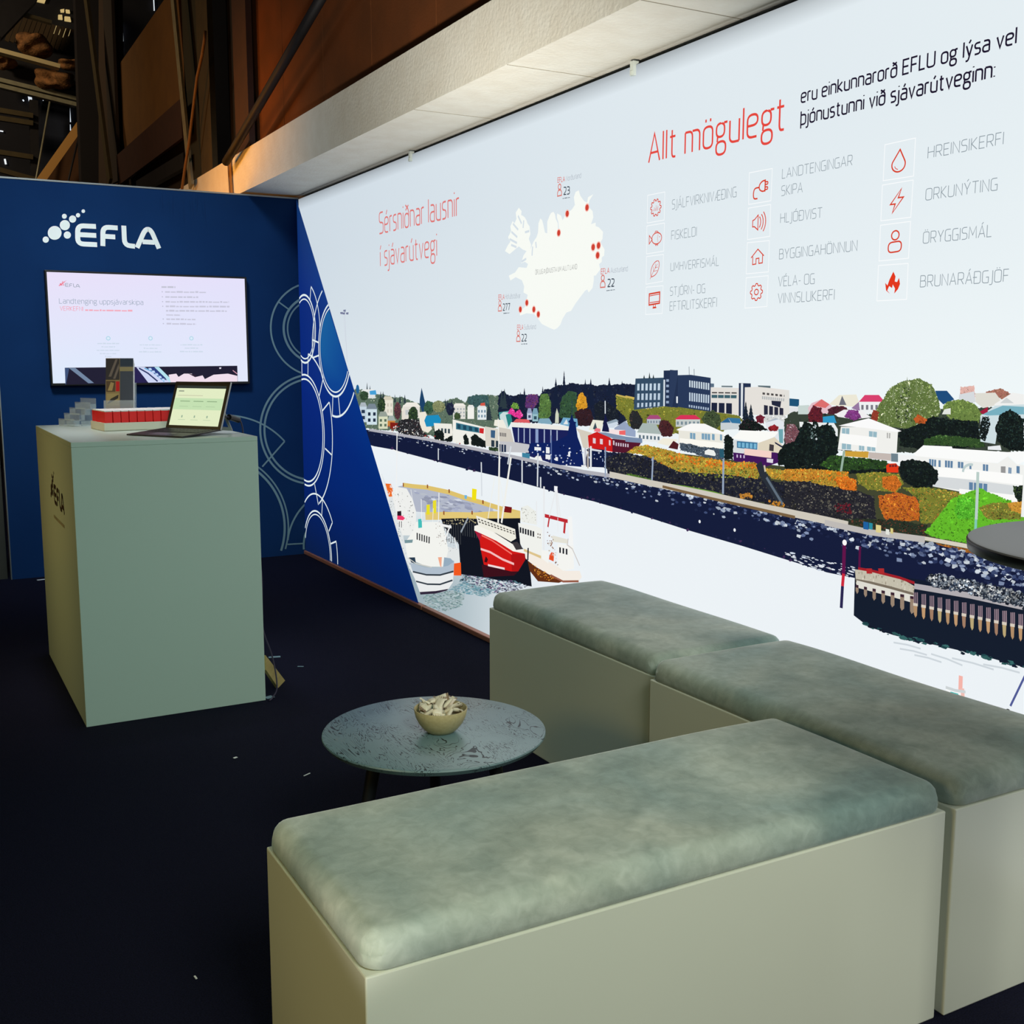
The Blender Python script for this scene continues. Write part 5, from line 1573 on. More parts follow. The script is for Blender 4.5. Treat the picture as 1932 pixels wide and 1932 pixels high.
for k, (a, b, lb) in enumerate((((-10, 207), (62, 219), 'topmost brown shelf rail at the far rack'), ((-10, 222), (62, 233), 'middle brown shelf rail at the far rack'), ((-10, 286), (62, 297), 'lowest brown shelf rail at the far rack'), ((-10, 318), (90, 346), 'brown rail just over the blue wall top left'))):
    strut('rack_rail', a, b, 0.06, 0.07, MATS['olive_steel'], lb, 'rail', y=YB - 0.1, up=(0, 1, 0), group='rails of the far rack')
strut('diagonal_beam', (151, 236), (76, 342), 0.10, 0.05, mat('warm_lit_steel', (205, 150, 80), 0.6), 'narrow orange lit beam slanting left of the black column', 'beam', y=YB - 0.3, up=(0, 1, 0))  # warm light on the steel is painted into its colour
P = [on(*p, 1, YB) for p in pts("152,246 152,345 98,350 84,345")]
tag(MB().prism([(p.x, p.z) for p in P], 'y', YB, YB + .05).build('gable_panel', mat('gable_brown', (84, 52, 26), 0.85)), kind='structure')
P = [on(*p, 1, YB + .5) for p in pts("80,190 132,198 132,1190 66,1190 66,300")]
tag(MB().prism([(p.x, p.z) for p in P], 'y', YB + .5, YB + .55).build('blue_sheeting', mat('blue_sheet', (24, 32, 52), 0.8, noise=(6, 1.0), alt=(14, 18, 32), stretch=(1, 1, 0.1))), 'dark blue sheeting hanging at the far hall end', 'sheeting')
rod('tie_rod', [(94, 192), (68, 338), (-74, 1135)], 0.012, MATS['pale_steel'], 'thin pale tie rod crossing the dark blue sheeting', 'rod', y=YB - .2)
rod('tie_rod', [(151, 248), (128, 345), (-60, 1140)], 0.012, MATS['dark_steel'], 'thin dark tie rod in front of the brown gable', 'rod', y=YB - .4)
# ribbed roof boards
m = MB()
for k in range(13):
    a = on(30 + k * 9, 30 + k * 2.2, 1, YB + 0.6)
    b = on(12 + k * 9.4, 78 + k * 1.5, 1, YB + 0.6)
    m.bar(a, b, 0.05, 0.04, (0, 1, 0))
tag(m.build('roof_boards', mat('board_brown', (70, 54, 34), 0.9)), kind='structure')


def clump(px, py, w, h, seed, label):
    rnd = random.Random(seed)
    m = MB()
    r = bmesh.ops.create_icosphere(m.bm, subdivisions=4, radius=1.0)
    ph = [(Vector((rnd.uniform(-1, 1), rnd.uniform(-1, 1), rnd.uniform(-1, 1))) * rnd.uniform(2, 7), rnd.uniform(0, 6), rnd.uniform(.04, .13)) for _ in range(12)]
    for v in r['verts']:
        k = 1 + sum(a * sin(d.dot(v.co) + p) for d, p, a in ph)
        v.co = Vector((v.co.x * w * k, v.co.y * 0.25 * k, v.co.z * h * k))
    o = m.build('insulation_clump', MATS['mineral_wool'], smooth=True, loc=on(px, py, 1, YB - 0.25))
    tag(o, label, 'insulation', 'mineral wool lumps in the far roof')


clump(58, 86, 0.22, 0.11, 1, 'large brown wool lump lying above the cream rail')
clump(8, 116, 0.11, 0.06, 2, 'wool lump at the left end of the cream rail')
clump(134, 122, 0.14, 0.06, 3, 'reddish wool lump at the right end of the cream rail')
clump(106, 151, 0.20, 0.10, 4, 'ragged wool lump hanging under the cream rail')

# neighbouring stand at the left edge
o = MB().box(-2.045, -1.985, 0.04, 0.10, 0, 2.3).build('stand_upright', MATS['dull_metal'])
tag(o, 'dull grey upright beside the left end of the blue wall', 'post')
o = MB().box(-3.2, -2.06, 0.8, 0.84, 0, 1.25).build('leaning_board', MATS['orange_board'])
tag(o, 'orange brown board standing behind the blue wall at left', 'board')
area_lamp('far_hall_lamp', (-4.2, 5.2, 5.6), (-3.0, 8.4, 4.6), 0.6, 110, (1.0, 0.80, 0.52))

# ================================================================== FURNITURE AND THINGS
def velvet():
    """brushed velvet: nap lies in broad patches, edges catch light"""
    m = mat('velvet', (164, 178, 168), 0.8, sheen=0.6, bump=(300, 0.08), spec=0.2)
    nt = m.node_tree
    b = nt.nodes['Principled BSDF']
    b.inputs['Sheen Roughness'].default_value = 0.35
    tc = nt.nodes.new('ShaderNodeTexCoord')
    prev = None
    for sc, lo, hi, c0, c1 in ((1.7, .38, .62, (192, 200, 190), (140, 164, 164)), (6.0, .42, .66, (255, 255, 255), (214, 220, 220)), (38.0, .3, .7, (255, 255, 255), (226, 228, 226))):
        n = nt.nodes.new('ShaderNodeTexNoise')
        n.inputs['Scale'].default_value = sc
        n.inputs['Detail'].default_value = 3
        n.inputs['Distortion'].default_value = 0.6
        nt.links.new(tc.outputs['Object'], n.inputs['Vector'])
        r = nt.nodes.new('ShaderNodeMapRange')
        r.inputs[1].default_value, r.inputs[2].default_value = lo, hi
        nt.links.new(n.outputs[0], r.inputs[0])
        mx = nt.nodes.new('ShaderNodeMix')
        mx.data_type = 'RGBA'
        mx.inputs[6].default_value, mx.inputs[7].default_value = lin(c0), lin(c1)
        nt.links.new(r.outputs[0], mx.inputs[0])
        out = mx.outputs[2]
        if prev:
            mu = nt.nodes.new('ShaderNodeMix')
            mu.data_type = 'RGBA'
            mu.blend_type = 'MULTIPLY'
            mu.inputs[0].default_value = 1.0
            nt.links.new(prev, mu.inputs[6])
            nt.links.new(out, mu.inputs[7])
            out = mu.outputs[2]
        prev = out
    nt.links.new(prev, b.inputs['Base Color'])


def stained_oak():
    """dark stained oak under a satin lacquer: open pores break the sheen in wandering grain lines"""
    m = mat('table_oak', (40, 50, 56), 0.36, spec=0.5, ior=2.6)
    nt = m.node_tree
    b = nt.nodes['Principled BSDF']
    tc = nt.nodes.new('ShaderNodeTexCoord')
    mp = nt.nodes.new('ShaderNodeMapping')
    mp.inputs['Rotation'].default_value = (0, 0, radians(38))
    mp.inputs['Scale'].default_value = (1.0, 0.16, 1.0)
    nt.links.new(tc.outputs['Object'], mp.inputs[0])
    n = nt.nodes.new('ShaderNodeTexNoise')
    n.inputs['Scale'].default_value = 7.0
    n.inputs['Detail'].default_value = 5.0
    n.inputs['Distortion'].default_value = 1.2
    nt.links.new(mp.outputs[0], n.inputs['Vector'])
    mu = nt.nodes.new('ShaderNodeMath')
    mu.operation = 'MULTIPLY'
    mu.inputs[1].default_value = 46.0
    nt.links.new(n.outputs[0], mu.inputs[0])
    fr_ = nt.nodes.new('ShaderNodeMath')
    fr_.operation = 'FRACT'
    nt.links.new(mu.outputs[0], fr_.inputs[0])
    n2 = nt.nodes.new('ShaderNodeTexNoise')
    n2.inputs['Scale'].default_value = 12.0
    nt.links.new(tc.outputs['Object'], n2.inputs['Vector'])
    ad = nt.nodes.new('ShaderNodeMath')
    ad.operation = 'MULTIPLY_ADD'
    ad.inputs[1].default_value = -0.9
    ad.inputs[2].default_value = 0.57
    nt.links.new(n2.outputs[0], ad.inputs[0])
    ls = nt.nodes.new('ShaderNodeMath')
    ls.operation = 'LESS_THAN'
    nt.links.new(fr_.outputs[0], ls.inputs[0])
    nt.links.new(ad.outputs[0], ls.inputs[1])
    mx = nt.nodes.new('ShaderNodeMix')
    mx.data_type = 'RGBA'
    mx.inputs[6].default_value, mx.inputs[7].default_value = lin((106, 136, 144)), lin((26, 36, 42))
    nt.links.new(ls.outputs[0], mx.inputs[0])
    nt.links.new(mx.outputs[2], b.inputs['Base Color'])
    sp = nt.nodes.new('ShaderNodeMapRange')
    sp.inputs[3].default_value, sp.inputs[4].default_value = 0.5, 0.12
    nt.links.new(ls.outputs[0], sp.inputs[0])
    nt.links.new(sp.outputs[0], b.inputs['Specular IOR Level'])


velvet()
stained_oak()
mat('black_wood', (15, 16, 22), 0.5)
mat('stoneware', (188, 172, 130), 0.45, noise=(120, 0.5), alt=(168, 150, 106))
mat('wrapper', (236, 226, 206), 0.35, noise=(30, 0.35), alt=(206, 190, 166))
mat('wrapper_foil', (150, 128, 110), 0.35, 0.3)
mat('acrylic', (226, 238, 246), 0.05, spec=0.8)
MATS['acrylic'].node_tree.nodes['Principled BSDF'].inputs['Alpha'].default_value = 0.24
mat('white_card', (226, 222, 206), 0.6)
mat('red_card', (250, 38, 38), 0.45)
mat('paper_white', (232, 234, 234), 0.7)
mat('laptop_grey', (52, 46, 52), 0.45, 0.2)
mat('laptop_silver', (176, 178, 176), 0.35, 0.8)
mat('key_black', (22, 24, 26), 0.5)
mat('cable_black', (16, 15, 20), 0.5)
mat('cable_grey', (44, 40, 62), 0.5)
mat('plank_wood', (176, 160, 96), 0.7, noise=(6, 0.6), alt=(150, 134, 78), stretch=(1, 1, 8))
mat('bar_top', (120, 120, 126), 0.45)
mat('tape', (120, 150, 160), 0.5)


def cushion(x0, x1, y0, y1, z0, z1, seed):
    """upholstered pad: rolled top edge, straight sides, slightly crowned and hand-pressed top"""
    rnd = random.Random(seed)
    hx, hy = (x1 - x0) / 2, (y1 - y0) / 2
    cx, cy = (x0 + x1) / 2, (y0 + y1) / 2
    r = 0.036
    m = MB()

    def axis(h):
        n = max(8, int(2 * (h - r) / 0.03))
        inner = [-(h - r) + 2 * (h - r) * i / n for i in range(n + 1)]
        ca = [sin(pi / 2 * k / 6) for k in range(6, 0, -1)]
        return [(-(h - r), -s) for s in ca] + [(v, 0.0) for v in inner] + [(h - r, s) for s in reversed(ca)]
    ax, ay = axis(hx), axis(hy)
    waves = [(rnd.uniform(3, 9), rnd.uniform(3, 9), rnd.uniform(0, 6), rnd.uniform(.0004, .0012)) for _ in range(7)]
    grid = []
    for bx, sx in ax:
        row = []
        for by, sy in ay:
            l2 = min(1.0, sqrt(sx * sx + sy * sy))
            k = 1.0 if l2 == 0 else l2 / sqrt(sx * sx + sy * sy)
            x, y = bx + sx * k * r, by + sy * k * r
            z = z1 - r + r * sqrt(max(0, 1 - l2 * l2))
            w = max(0, 1 - (x / hx) ** 4) * max(0, 1 - (y / hy) ** 4)
            z += 0.007 * w - 0.004 + sum(a * sin(p * x + q * y + f) for p, q, f, a in waves) * min(1, w * 3)
            row.append(m.bm.verts.new((cx + x, cy + y, z)))
        grid.append(row)
    for i in range(len(ax) - 1):
        for j in range(len(ay) - 1):
            m.bm.faces.new((grid[i][j], grid[i + 1][j], grid[i + 1][j + 1], grid[i][j + 1]))
    rim = [grid[i][0] for i in range(len(ax))] + [grid[-1][j] for j in range(1, len(ay))] + [grid[i][-1] for i in range(len(ax) - 2, -1, -1)] + [grid[0][j] for j in range(len(ay) - 2, 0, -1)]
    prev = rim
    for z, pull in ((z0 + .012, .001), (z0 + .003, -.001), (z0, -.005)):
        nxt = []
        for v in rim:
            d = Vector((v.co.x - cx, v.co.y - cy, 0)).normalized()
            nxt.append(m.bm.verts.new((v.co.x + d.x * pull, v.co.y + d.y * pull, z)))
        for i in range(len(rim)):
            k = (i + 1) % len(rim)
            m.bm.faces.new((prev[i], nxt[i], nxt[k], prev[k]))
        prev = nxt
    m.bm.faces.new(prev[::-1])
    bmesh.ops.remove_doubles(m.bm, verts=m.bm.verts, dist=1e-5)
    return m


def bench(x0, x1, y0, y1, label, seed):
    t = thing('upholstered_bench', label, 'bench', ((x0 + x1) / 2, (y0 + y1) / 2, 0), group='modular benches')
    cx, cy = (x0 + x1) / 2, (y0 + y1) / 2
    MB().box(x0 - cx, x1 - cx, y0 - cy, y1 - cy, 0.0, 0.466, bevel=0.003, seg=2).build('bench_base', MATS['white_laminate'], t)
    c = cushion(x0 - cx + .002, x1 - cx - .002, y0 - cy + .002, y1 - cy - .002, 0.467, 0.532, seed)
    c.build('seat_cushion', MATS['velvet'], t, smooth=True)
    return t


bench(-1.945, -0.655, -6.120, -5.600, 'nearest grey velvet bench on a white base, in front at bottom', 1)
bench(-0.632, -0.100, -6.125, -5.045, 'grey velvet bench at right, joining the nearest bench and the far one', 2)
bench(-0.608, -0.090, -5.033, -3.985, 'farthest grey velvet bench, standing along the display wall beyond the round table', 3)

# ---- counter
CX0, CX1, CY0, CY1, CH = -1.968, -1.268, -3.25, -2.05, 1.093
counter = thing('reception_counter', 'tall white box counter in front of the blue wall', 'counter', ((CX0 + CX1) / 2, (CY0 + CY1) / 2, 0))
ox, oy = (CX0 + CX1) / 2, (CY0 + CY1) / 2
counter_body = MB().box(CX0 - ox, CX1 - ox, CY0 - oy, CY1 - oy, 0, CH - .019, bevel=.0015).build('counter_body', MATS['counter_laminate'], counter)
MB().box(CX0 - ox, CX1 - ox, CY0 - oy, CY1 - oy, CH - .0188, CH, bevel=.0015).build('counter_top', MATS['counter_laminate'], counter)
ink = print_mat('counter_ink', 0, 0.5)
sc_ = Sheet(0, CX0 - .0006, -1, ink, None)
ZC = fr(60, 840, 7.43)
a, b = Vector(sc_.plane(*ZC(268, 765))), Vector(sc_.plane(*ZC(462, 1003)))
ab = (b.x - a.x) / (980 - 259)
up = abs(ab)
logo(sc_, lambda x, y: (a.x + (x - 259) * ab, (a.y + b.y) / 2 + (412 - y) * up), (40, 24, 20), unit=up)
o = sc_.build('exhibitor_logo', 'dark exhibitor lettering on the left side')
o.parent = counter_body
o.location = (-ox, -oy, 0)
sc_.depth = 0
rnd = random.Random(4)
y = a.x + 120 * ab
while abs(y - (b.x)) > .02:
    w = rnd.uniform(.012, .05)
    zz = (a.y + b.y) / 2 - .060
    sc_.face_m([(y, zz), (y + math.copysign(w, ab), zz), (y + math.copysign(w, ab), zz + .014), (y, zz + .014)], (150, 146, 122))
    y += math.copysign(w + .008, ab)
    if abs(y - a.x) > abs(b.x - a.x):
        break
o = sc_.build('slogan_line', 'faint grey slogan below the lettering')
o.parent = counter_body
o.location = (-ox, -oy, 0)

# ---- television
tv = thing('television', 'wide flat television on the blue wall showing a white slide', 'television', (-1.035, -0.03, 1.25))
TY = -0.062
MB().box(-.637, .637, -.028, .028, -.022, .700, bevel=.004).build('housing', MATS['black_plastic'], tv)
tv_glow = print_mat('screen_glow', 1.0, 0.3, sample=True)
st = Sheet(1, TY, -1, tv_glow, None)
TL, TR, BR, BL = [Vector(st.plane(*p)) for p in ((86, 514), (462, 525), (467, 718), (102, 725))]
x0, x1, z0, z1 = (TL.x + BL.x) / 2, (TR.x + BR.x) / 2, (BL.y + BR.y) / 2, (TL.y + TR.y) / 2
ZT = fr(80, 500, 4.83)
st.face_m([(x0, z0), (x1, z0), (x1, z1), (x0, z1)], [(222, 234, 252), (226, 232, 250), (228, 224, 250), (232, 224, 248)])
logo(st, lambda x, y: (st.plane(*ZT(150, 200))[0] + (x - 259) * .000175, st.plane(*ZT(150, 200))[1] + (412 - y) * .000175), (150, 160, 176), (236, 120, 140), unit=.00011)
write(st, "Landtenging uppsjávarskipa", (155, 350), (918, 362), 46, (160, 172, 190), .6, ZT)
write(st, "VERKEFNI", (162, 414), (370, 418), 38, (244, 150, 170), .6, ZT)
scribble(st, (390, 418), (820, 424), 22, (244, 170, 186), ZT, 3)
scribble(st, (1085, 208), (1212, 210), 22, (196, 196, 212), ZT, 5)
for k, (y, xe) in enumerate(((252, 1490), (298, 1420), (342, 1700), (384, 1705), (424, 1680), (460, 1262), (500, 1395), (542, 1400))):
    scribble(st, (1118 + k * 2, y), (xe, y + 3), 22, (200, 200, 218), ZT, 10 + k)
    if k not in (4, 5):
        st.disc(1092 + k * 1.5, y - 8, .004, (190, 190, 210), ZT, 10)
for cx, rows in ((600, (720, 750, 782, 812, 838)), (985, (732, 764, 796)), (1358, (732, 762, 794))):
    st.disc(cx, 668, .014, (176, 214, 232), ZT, 16)
    st.disc(cx, 668, .009, (220, 236, 250), ZT, 16)
    for k, y in enumerate(rows):
        w = (100, 62, 105, 76, 30)[k]
        scribble(st, (cx - w, y), (cx + w, y + 1), 16, (206, 218, 234), ZT, cx + k)
st.poly("204,936 1776,918 1780,1062 210,1090", (26, 22, 46), ZT)
st.poly("240,938 300,938 470,1075 420,1078", (112, 132, 160), ZT)
st.poly("205,936 245,940 215,1088 210,1090", (60, 80, 120), ZT)
st.poly("640,930 860,930 960,1070 700,1078", (34, 26, 76), ZT)
st.poly("855,930 930,930 1180,1068 965,1072", (206, 214, 244), ZT)
st.line("880,940 960,985 1050,1060", 9, (40, 50, 100), ZT)
st.line("930,940 1000,970 1110,1062", 7, (90, 170, 220), ZT)
st.poly("955,935 1020,932 1135,1050 1080,1040", (40, 60, 130), ZT)
for k in range(5):
    st.poly([(965 + k * 30, 940 + k * 24), (990 + k * 30, 938 + k * 24), (1000 + k * 30, 958 + k * 24), (975 + k * 30, 960 + k * 24)], (190, 214, 246), ZT)
st.poly("1020,930 1060,928 1200,1066 1160,1068", (180, 226, 240), ZT)
st.poly("1150,1000 1220,990 1240,1020 1290,990 1360,990 1400,1020 1460,1006 1480,1040 1560,1000 1690,990 1776,1010 1778,1062 1170,1068", (240, 222, 236), ZT)
st.poly("1330,990 1400,1000 1396,1024", (40, 24, 46), ZT)
st.poly("1610,935 1630,932 1628,945 1615,948", (236, 230, 244), ZT)
st.line("1735,960 1775,992", 5, (220, 160, 180), ZT)
o = st.build('screen', 'lit slide on the screen')
o.parent = tv
o.location = (1.035, .03, -1.25)

# ---- round coffee table with bowl
tx, ty, tz = -1.33, -5.045, 0.43
ct = thing('coffee_table', 'round dark stained coffee table with three legs, between counter and benches', 'coffee table', (tx, ty, 0))
MB().lathe([(0, tz), (.288, tz), (.2935, tz - .002), (.2945, tz - .006), (.285, tz - .018), (.262, tz - .024), (0, tz - .024)], 96).build('tabletop', MATS['table_oak'], ct, smooth=True, angle=30)
for a in (65, 185, 305):
    d = Vector((cos(radians(a)), sin(radians(a)), 0))
    MB().tube([d * .17 + Vector((0, 0, tz - .022)), d * .255], .019, 14, .012).build('leg', MATS['black_wood'], ct, smooth=True, angle=40)
m = MB()
for a in (65, 185, 305):
    d = Vector((cos(radians(a)), sin(radians(a)), 0))
    m.bar(Vector((0, 0, tz - .034)), d * .19 + Vector((0, 0, tz - .034)), .03, .02)
m.build('leg_bracket', MATS['black_wood'], ct)

bx, by = -1.322, -5.068
bowl = MB().lathe([(0, .002), (.030, 0), (.034, .001), (.045, .010), (.058, .026), (.066, .043), (.0705, .064), (.0690, .0655), (.0670, .064), (.062, .045), (.053, .028), (.040, .014), (.0, .010)], 64).build('snack_bowl', MATS['stoneware'], None, smooth=True, loc=(bx, by, tz))
tag(bowl, 'small cream stoneware bowl standing on the round table', 'bowl')


def candy_mesh():
    m = MB()
    L, W, T = .017, .013, .005
    n = 10
    rows = []
    for i in range(n + 1):
        u = -1 + 2 * i / n
        row = []
        for j in range(9):
            v = -1 + 2 * j / 8
            row.append((u, v))
        rows.append(row)
    top, bot = [], []
    for row in rows:
        a, b = [], []
        for u, v in row:
            e = (1 - abs(u) ** 6) * (1 - abs(v) ** 6)
            h = T * max(.04, e)
            a.append(m.bm.verts.new((u * L, v * W, h)))
            b.append(m.bm.verts.new((u * L, v * W, -h)))
        top.append(a), bot.append(b)
    for i in range(n):
        for j in range(8):
            m.bm.faces.new((top[i][j], top[i + 1][j], top[i + 1][j + 1], top[i][j + 1]))
            m.bm.faces.new((bot[i][j], bot[i][j + 1], bot[i + 1][j + 1], bot[i + 1][j]))
    for j in range(8):
        m.bm.faces.new((top[0][j], top[0][j + 1], bot[0][j + 1], bot[0][j]))
        m.bm.faces.new((top[n][j], bot[n][j], bot[n][j + 1], top[n][j + 1]))
    for i in range(n):
        m.bm.faces.new((top[i][0], bot[i][0], bot[i + 1][0], top[i + 1][0]))
        m.bm.faces.new((top[i][8], top[i + 1][8], bot[i + 1][8], bot[i][8]))
    return m


def candy_crimp(s):
    m = MB()
    L = .017
    P = []
    for k in range(9):
        y = -.012 + .003 * k
        P.append((y, .0012 * (1 if k % 2 else -1)))
    va = [m.bm.verts.new((s * L * .98, y, z)) for y, z in P]
    vb = [m.bm.verts.new((s * (L + .006), y * 1.08, z * 1.5)) for y, z in P]
    vc = [m.bm.verts.new((s * (L + .006), y * 1.08, z * 1.5 - .0008)) for y, z in P]
    vd = [m.bm.verts.new((s * L * .98, y, z - .0008)) for y, z in P]
    for i in range(8):
        m.bm.faces.new((va[i], vb[i], vb[i + 1], va[i + 1]))
        m.bm.faces.new((vd[i], vd[i + 1], vc[i + 1], vc[i]))
        m.bm.faces.new((vb[i], vc[i], vc[i + 1], vb[i + 1]))
    return m


proto = thing('wrapped_candy', 'small white wrapped candy heaped in the cream bowl', 'candy', group='wrapped candies in the bowl')
candy_mesh().build('candy_body', MATS['wrapper'], proto, smooth=True, angle=50)
for s in (-1, 1):
    candy_crimp(s).build('wrapper_end', MATS['wrapper'] if s < 0 else MATS['wrapper_foil'], proto)
rnd = random.Random(21)
spots = []
for ring, n, z in ((.0, 1, .086), (.019, 4, .080), (.034, 5, .071), (.0455, 7, .063), (.024, 4, .058), (.030, 4, .047)):
    for k in range(n):
        a = 2 * pi * k / n + rnd.uniform(-.3, .3) + ring * 40
        spots.append((bx + ring * cos(a), by + ring * sin(a), tz + z + rnd.uniform(-.002, .004), a))
for i, (x, y, z, a) in enumerate(spots):
    c = proto if i == 0 else copy_tree(proto)
    c.location = (x, y, z)
    c.rotation_euler = (rnd.uniform(-.75, .75), rnd.uniform(-.7, .7), rnd.uniform(0, 6.28))
    c.scale = (1, 1, 1)

# ---- business card stand
A, B = Vector((-1.876, -2.120, CH)), Vector((-1.822, -2.225, CH))
wd = (B - A).normalized()
ang = atan2(wd.y, wd.x)
cs = thing('card_stand', 'clear acrylic card stand with four rising pockets on the counter corner', 'card stand', A, ang)
T = .0022
for k in range(4):
    y0 = .030 * k
    h = .022 + .0245 * k
    m = MB().box(0, .115, y0, y0 + T, h - .022 + .001, h + .012)
    m.box(0, .115, y0 + T, y0 + .030, h - .022, h - .022 + T)
    m.box(0, T, y0 + T, y0 + .030, h - .022 + T, h + .004)
    m.box(.115 - T, .115, y0 + T, y0 + .030, h - .022 + T, h + .004)
    m.build('card_pocket', MATS['acrylic'], cs)
m = MB().box(0, .115, .1205, .1205 + T, 0, .125)
m.box(.001, .001 + T, .04, .12, 0, .022).box(.112, .112 + T, .04, .12, 0, .022)
m.build('back_plate', MATS['acrylic'], cs)

# ---- tray of red packets
tr_rot = radians(5)
tray = thing('packet_tray', 'low cream cardboard tray on the counter beside the laptop', 'tray', (-1.758, -2.66, CH), tr_rot)
TW, TD, THh = .42, .235, .036
m = MB().box(0, TW, 0, TD, 0, .004)
m.box(0, TW, 0, .004, 0, THh).box(0, TW, TD - .004, TD, 0, THh).box(0, .004, .004, TD - .004, 0, THh).box(TW - .004, TW, .004, TD - .004, 0, THh)
m.build('tray_box', MATS['white_card'], tray)
pk = thing('red_packet', 'upright red packet with a white top, packed in the cream tray', 'packet', group='red packets in the tray')
MB().box(-.0155, .0155, -.036, .036, 0, .078, bevel=.0012).build('packet_body', MATS['red_card'], pk)
MB().box(-.0150, .0150, -.0355, .0355, .0782, .0835, bevel=.001).build('paper_insert', MATS['paper_white'], pk)
R3 = Matrix.Rotation(tr_rot, 4, 'Z')
first = True
rnd = random.Random(3)
for j in range(3):
    for i in range(12):
        c = pk if first else copy_tree(pk)
        first = False
        p = Vector((-1.758, -2.66, CH)) + R3 @ Vector((.0045 + .0170 + i * .0341, .005 + .0375 + j * .0752, .0042))
        c.location = p
        c.rotation_euler = (0, rnd.uniform(-.012, .012), tr_rot)

# ---- brochure stand
th = radians(-20)
bs = thing('brochure_stand', 'clear acrylic stand holding brochures behind the red packets', 'brochure stand', (-1.715, -2.36, CH), th)
lean = Matrix.Translation((0, 0, .0145)) @ Matrix.Rotation(radians(-14), 4, 'X')
m = MB().box(0, .135, .0, .003, .0, .11, M=lean)
m.box(0, .135, .040, .043, .0, .20, M=lean).box(0, .003, .003, .040, 0, .11, M=lean).box(.132, .135, .003, .040, 0, .11, M=lean)
m.build('brochure_pocket', MATS['acrylic'], bs)
MB().box(0, .135, 0, .12, 0, .003).build('foot_plate', MATS['acrylic'], bs)
bro_ink = print_mat('brochure_ink', 0, 0.35)
for k in range(4):
    top = .305 - .006 * k
    r = thing('brochure', ('brown and blue picture brochure, front one in the clear stand', 'second brochure from the front in the clear stand', 'third brochure from the front in the clear stand', 'rearmost brochure in the clear stand')[k], 'brochure', (-1.715, -2.36, CH), th, 'brochures in the clear stand')
    y0 = .0045 + .0085 * k
    MB().box(.008, .128, y0, y0 + .0065, .004, top, M=lean).build('page_block', MATS['paper_white'], r)
    if k == 0:
        s = Sheet(1, 0, -1, bro_ink, None)

        def rc(x0, x1, z0, z1, c):
            s.face_m([(x0, z0), (x1, z0), (x1, z1), (x0, z1)], c)
        rc(.008, .128, .004, top, (150, 128, 84))
        rc(.008, .068, .205, top - .002, (62, 54, 54))
        for q in (((.02, .22), (.05, .30), (.06, .30), (.032, .22)), ((.04, .21), (.064, .28), (.067, .26), (.05, .21))):
            s.face_m(list(q), (120, 106, 96))
        rc(.010, .050, .150, .200, (96, 74, 52))
        s.face_m([(.016, .155), (.030, .195), (.044, .19), (.036, .155)], (176, 150, 96))
        rc(.052, .068, .152, .198, (204, 30, 34))
        rc(.012, .066, .088, .142, (170, 150, 100))
        s.face_m([(.014, .092), (.062, .12), (.064, .137), (.03, .118)], (60, 52, 46))
        rc(.070, .128, .004, top, (70, 74, 86))
        rc(.070, .128, .245, .265, (150, 138, 100))
        rc(.070, .128, .27, top - .002, (54, 62, 78))
        f = s.build('cover', 'printed picture cover')
        f.parent = r
        f.matrix_local = lean @ Matrix.Translation((0, y0 - .0004, 0))

# ---- tablet computer with keyboard
fx = Vector((.54, -.842, 0)).normalized()
la = atan2(fx.y, fx.x)
K0 = Vector((-1.719, -2.954, CH))
lap = thing('laptop', 'open tablet laptop on its kickstand at the counter front', 'laptop', K0, la)
tiltk = Matrix.Translation((0, 0, .001)) @ Matrix.Rotation(radians(4), 4, 'X')
KW, KD = .305, .215
deck = MB().box(0, KW, 0, KD, 0, .0055, M=tiltk, bevel=.001).build('keyboard_deck', MATS['laptop_grey'], lap)
m = MB()
for r_ in range(5):
    for c_ in range(14):
        x = .018 + c_ * .0194
        y = .095 + r_ * .0200
        if r_ == 0 and 3 < c_ < 9:
            continue
        m.box(x, x + .0165, y, y + .0165, .0056, .0072, M=tiltk)
m.box(.018 + 4 * .0194, .018 + 8 * .0194 + .0165, .095, .1115, .0056, .0072, M=tiltk)
m.build('keys', MATS['key_black'], deck)
MB().box(.10, .205, .018, .076, .0056, .0059, M=tiltk).build('touchpad', mat('touchpad', (70, 64, 70), 0.35), deck)
tb = Matrix.Translation((0, KD - .004, .017)) @ Matrix.Rotation(radians(-20), 4, 'X')
SH_ = .208
slab = MB().box(0, KW, 0, .009, 0, SH_, M=tb, bevel=.002).build('tablet_body', MATS['laptop_silver'], lap)
MB().box(.001, KW - .001, -.0012, -.0001, .001, SH_ - .001, M=tb).build('bezel', MATS['black_plastic'], slab)
KM = tb @ Matrix.Translation((0, .009, .11)) @ Matrix.Rotation(radians(48), 4, 'X') @ Matrix.Translation((0, 0, -.11))
m = MB().box(.03, .045, 0, .003, -.012, .11, M=KM)
m.box(KW - .045, KW - .03, 0, .003, -.012, .11, M=KM).box(.045, KW - .045, 0, .003, -.012, .004, M=KM)
m.build('kickstand', MATS['laptop_silver'], slab)
lap_glow = print_mat('laptop_glow', 1.0, 0.3, sample=True)
s = Sheet(1, 0, -1, lap_glow, None)


def rc2(x0, x1, z0, z1, c):
    s.face_m([(x0, z0), (x1, z0), (x1, z1), (x0, z1)], c)


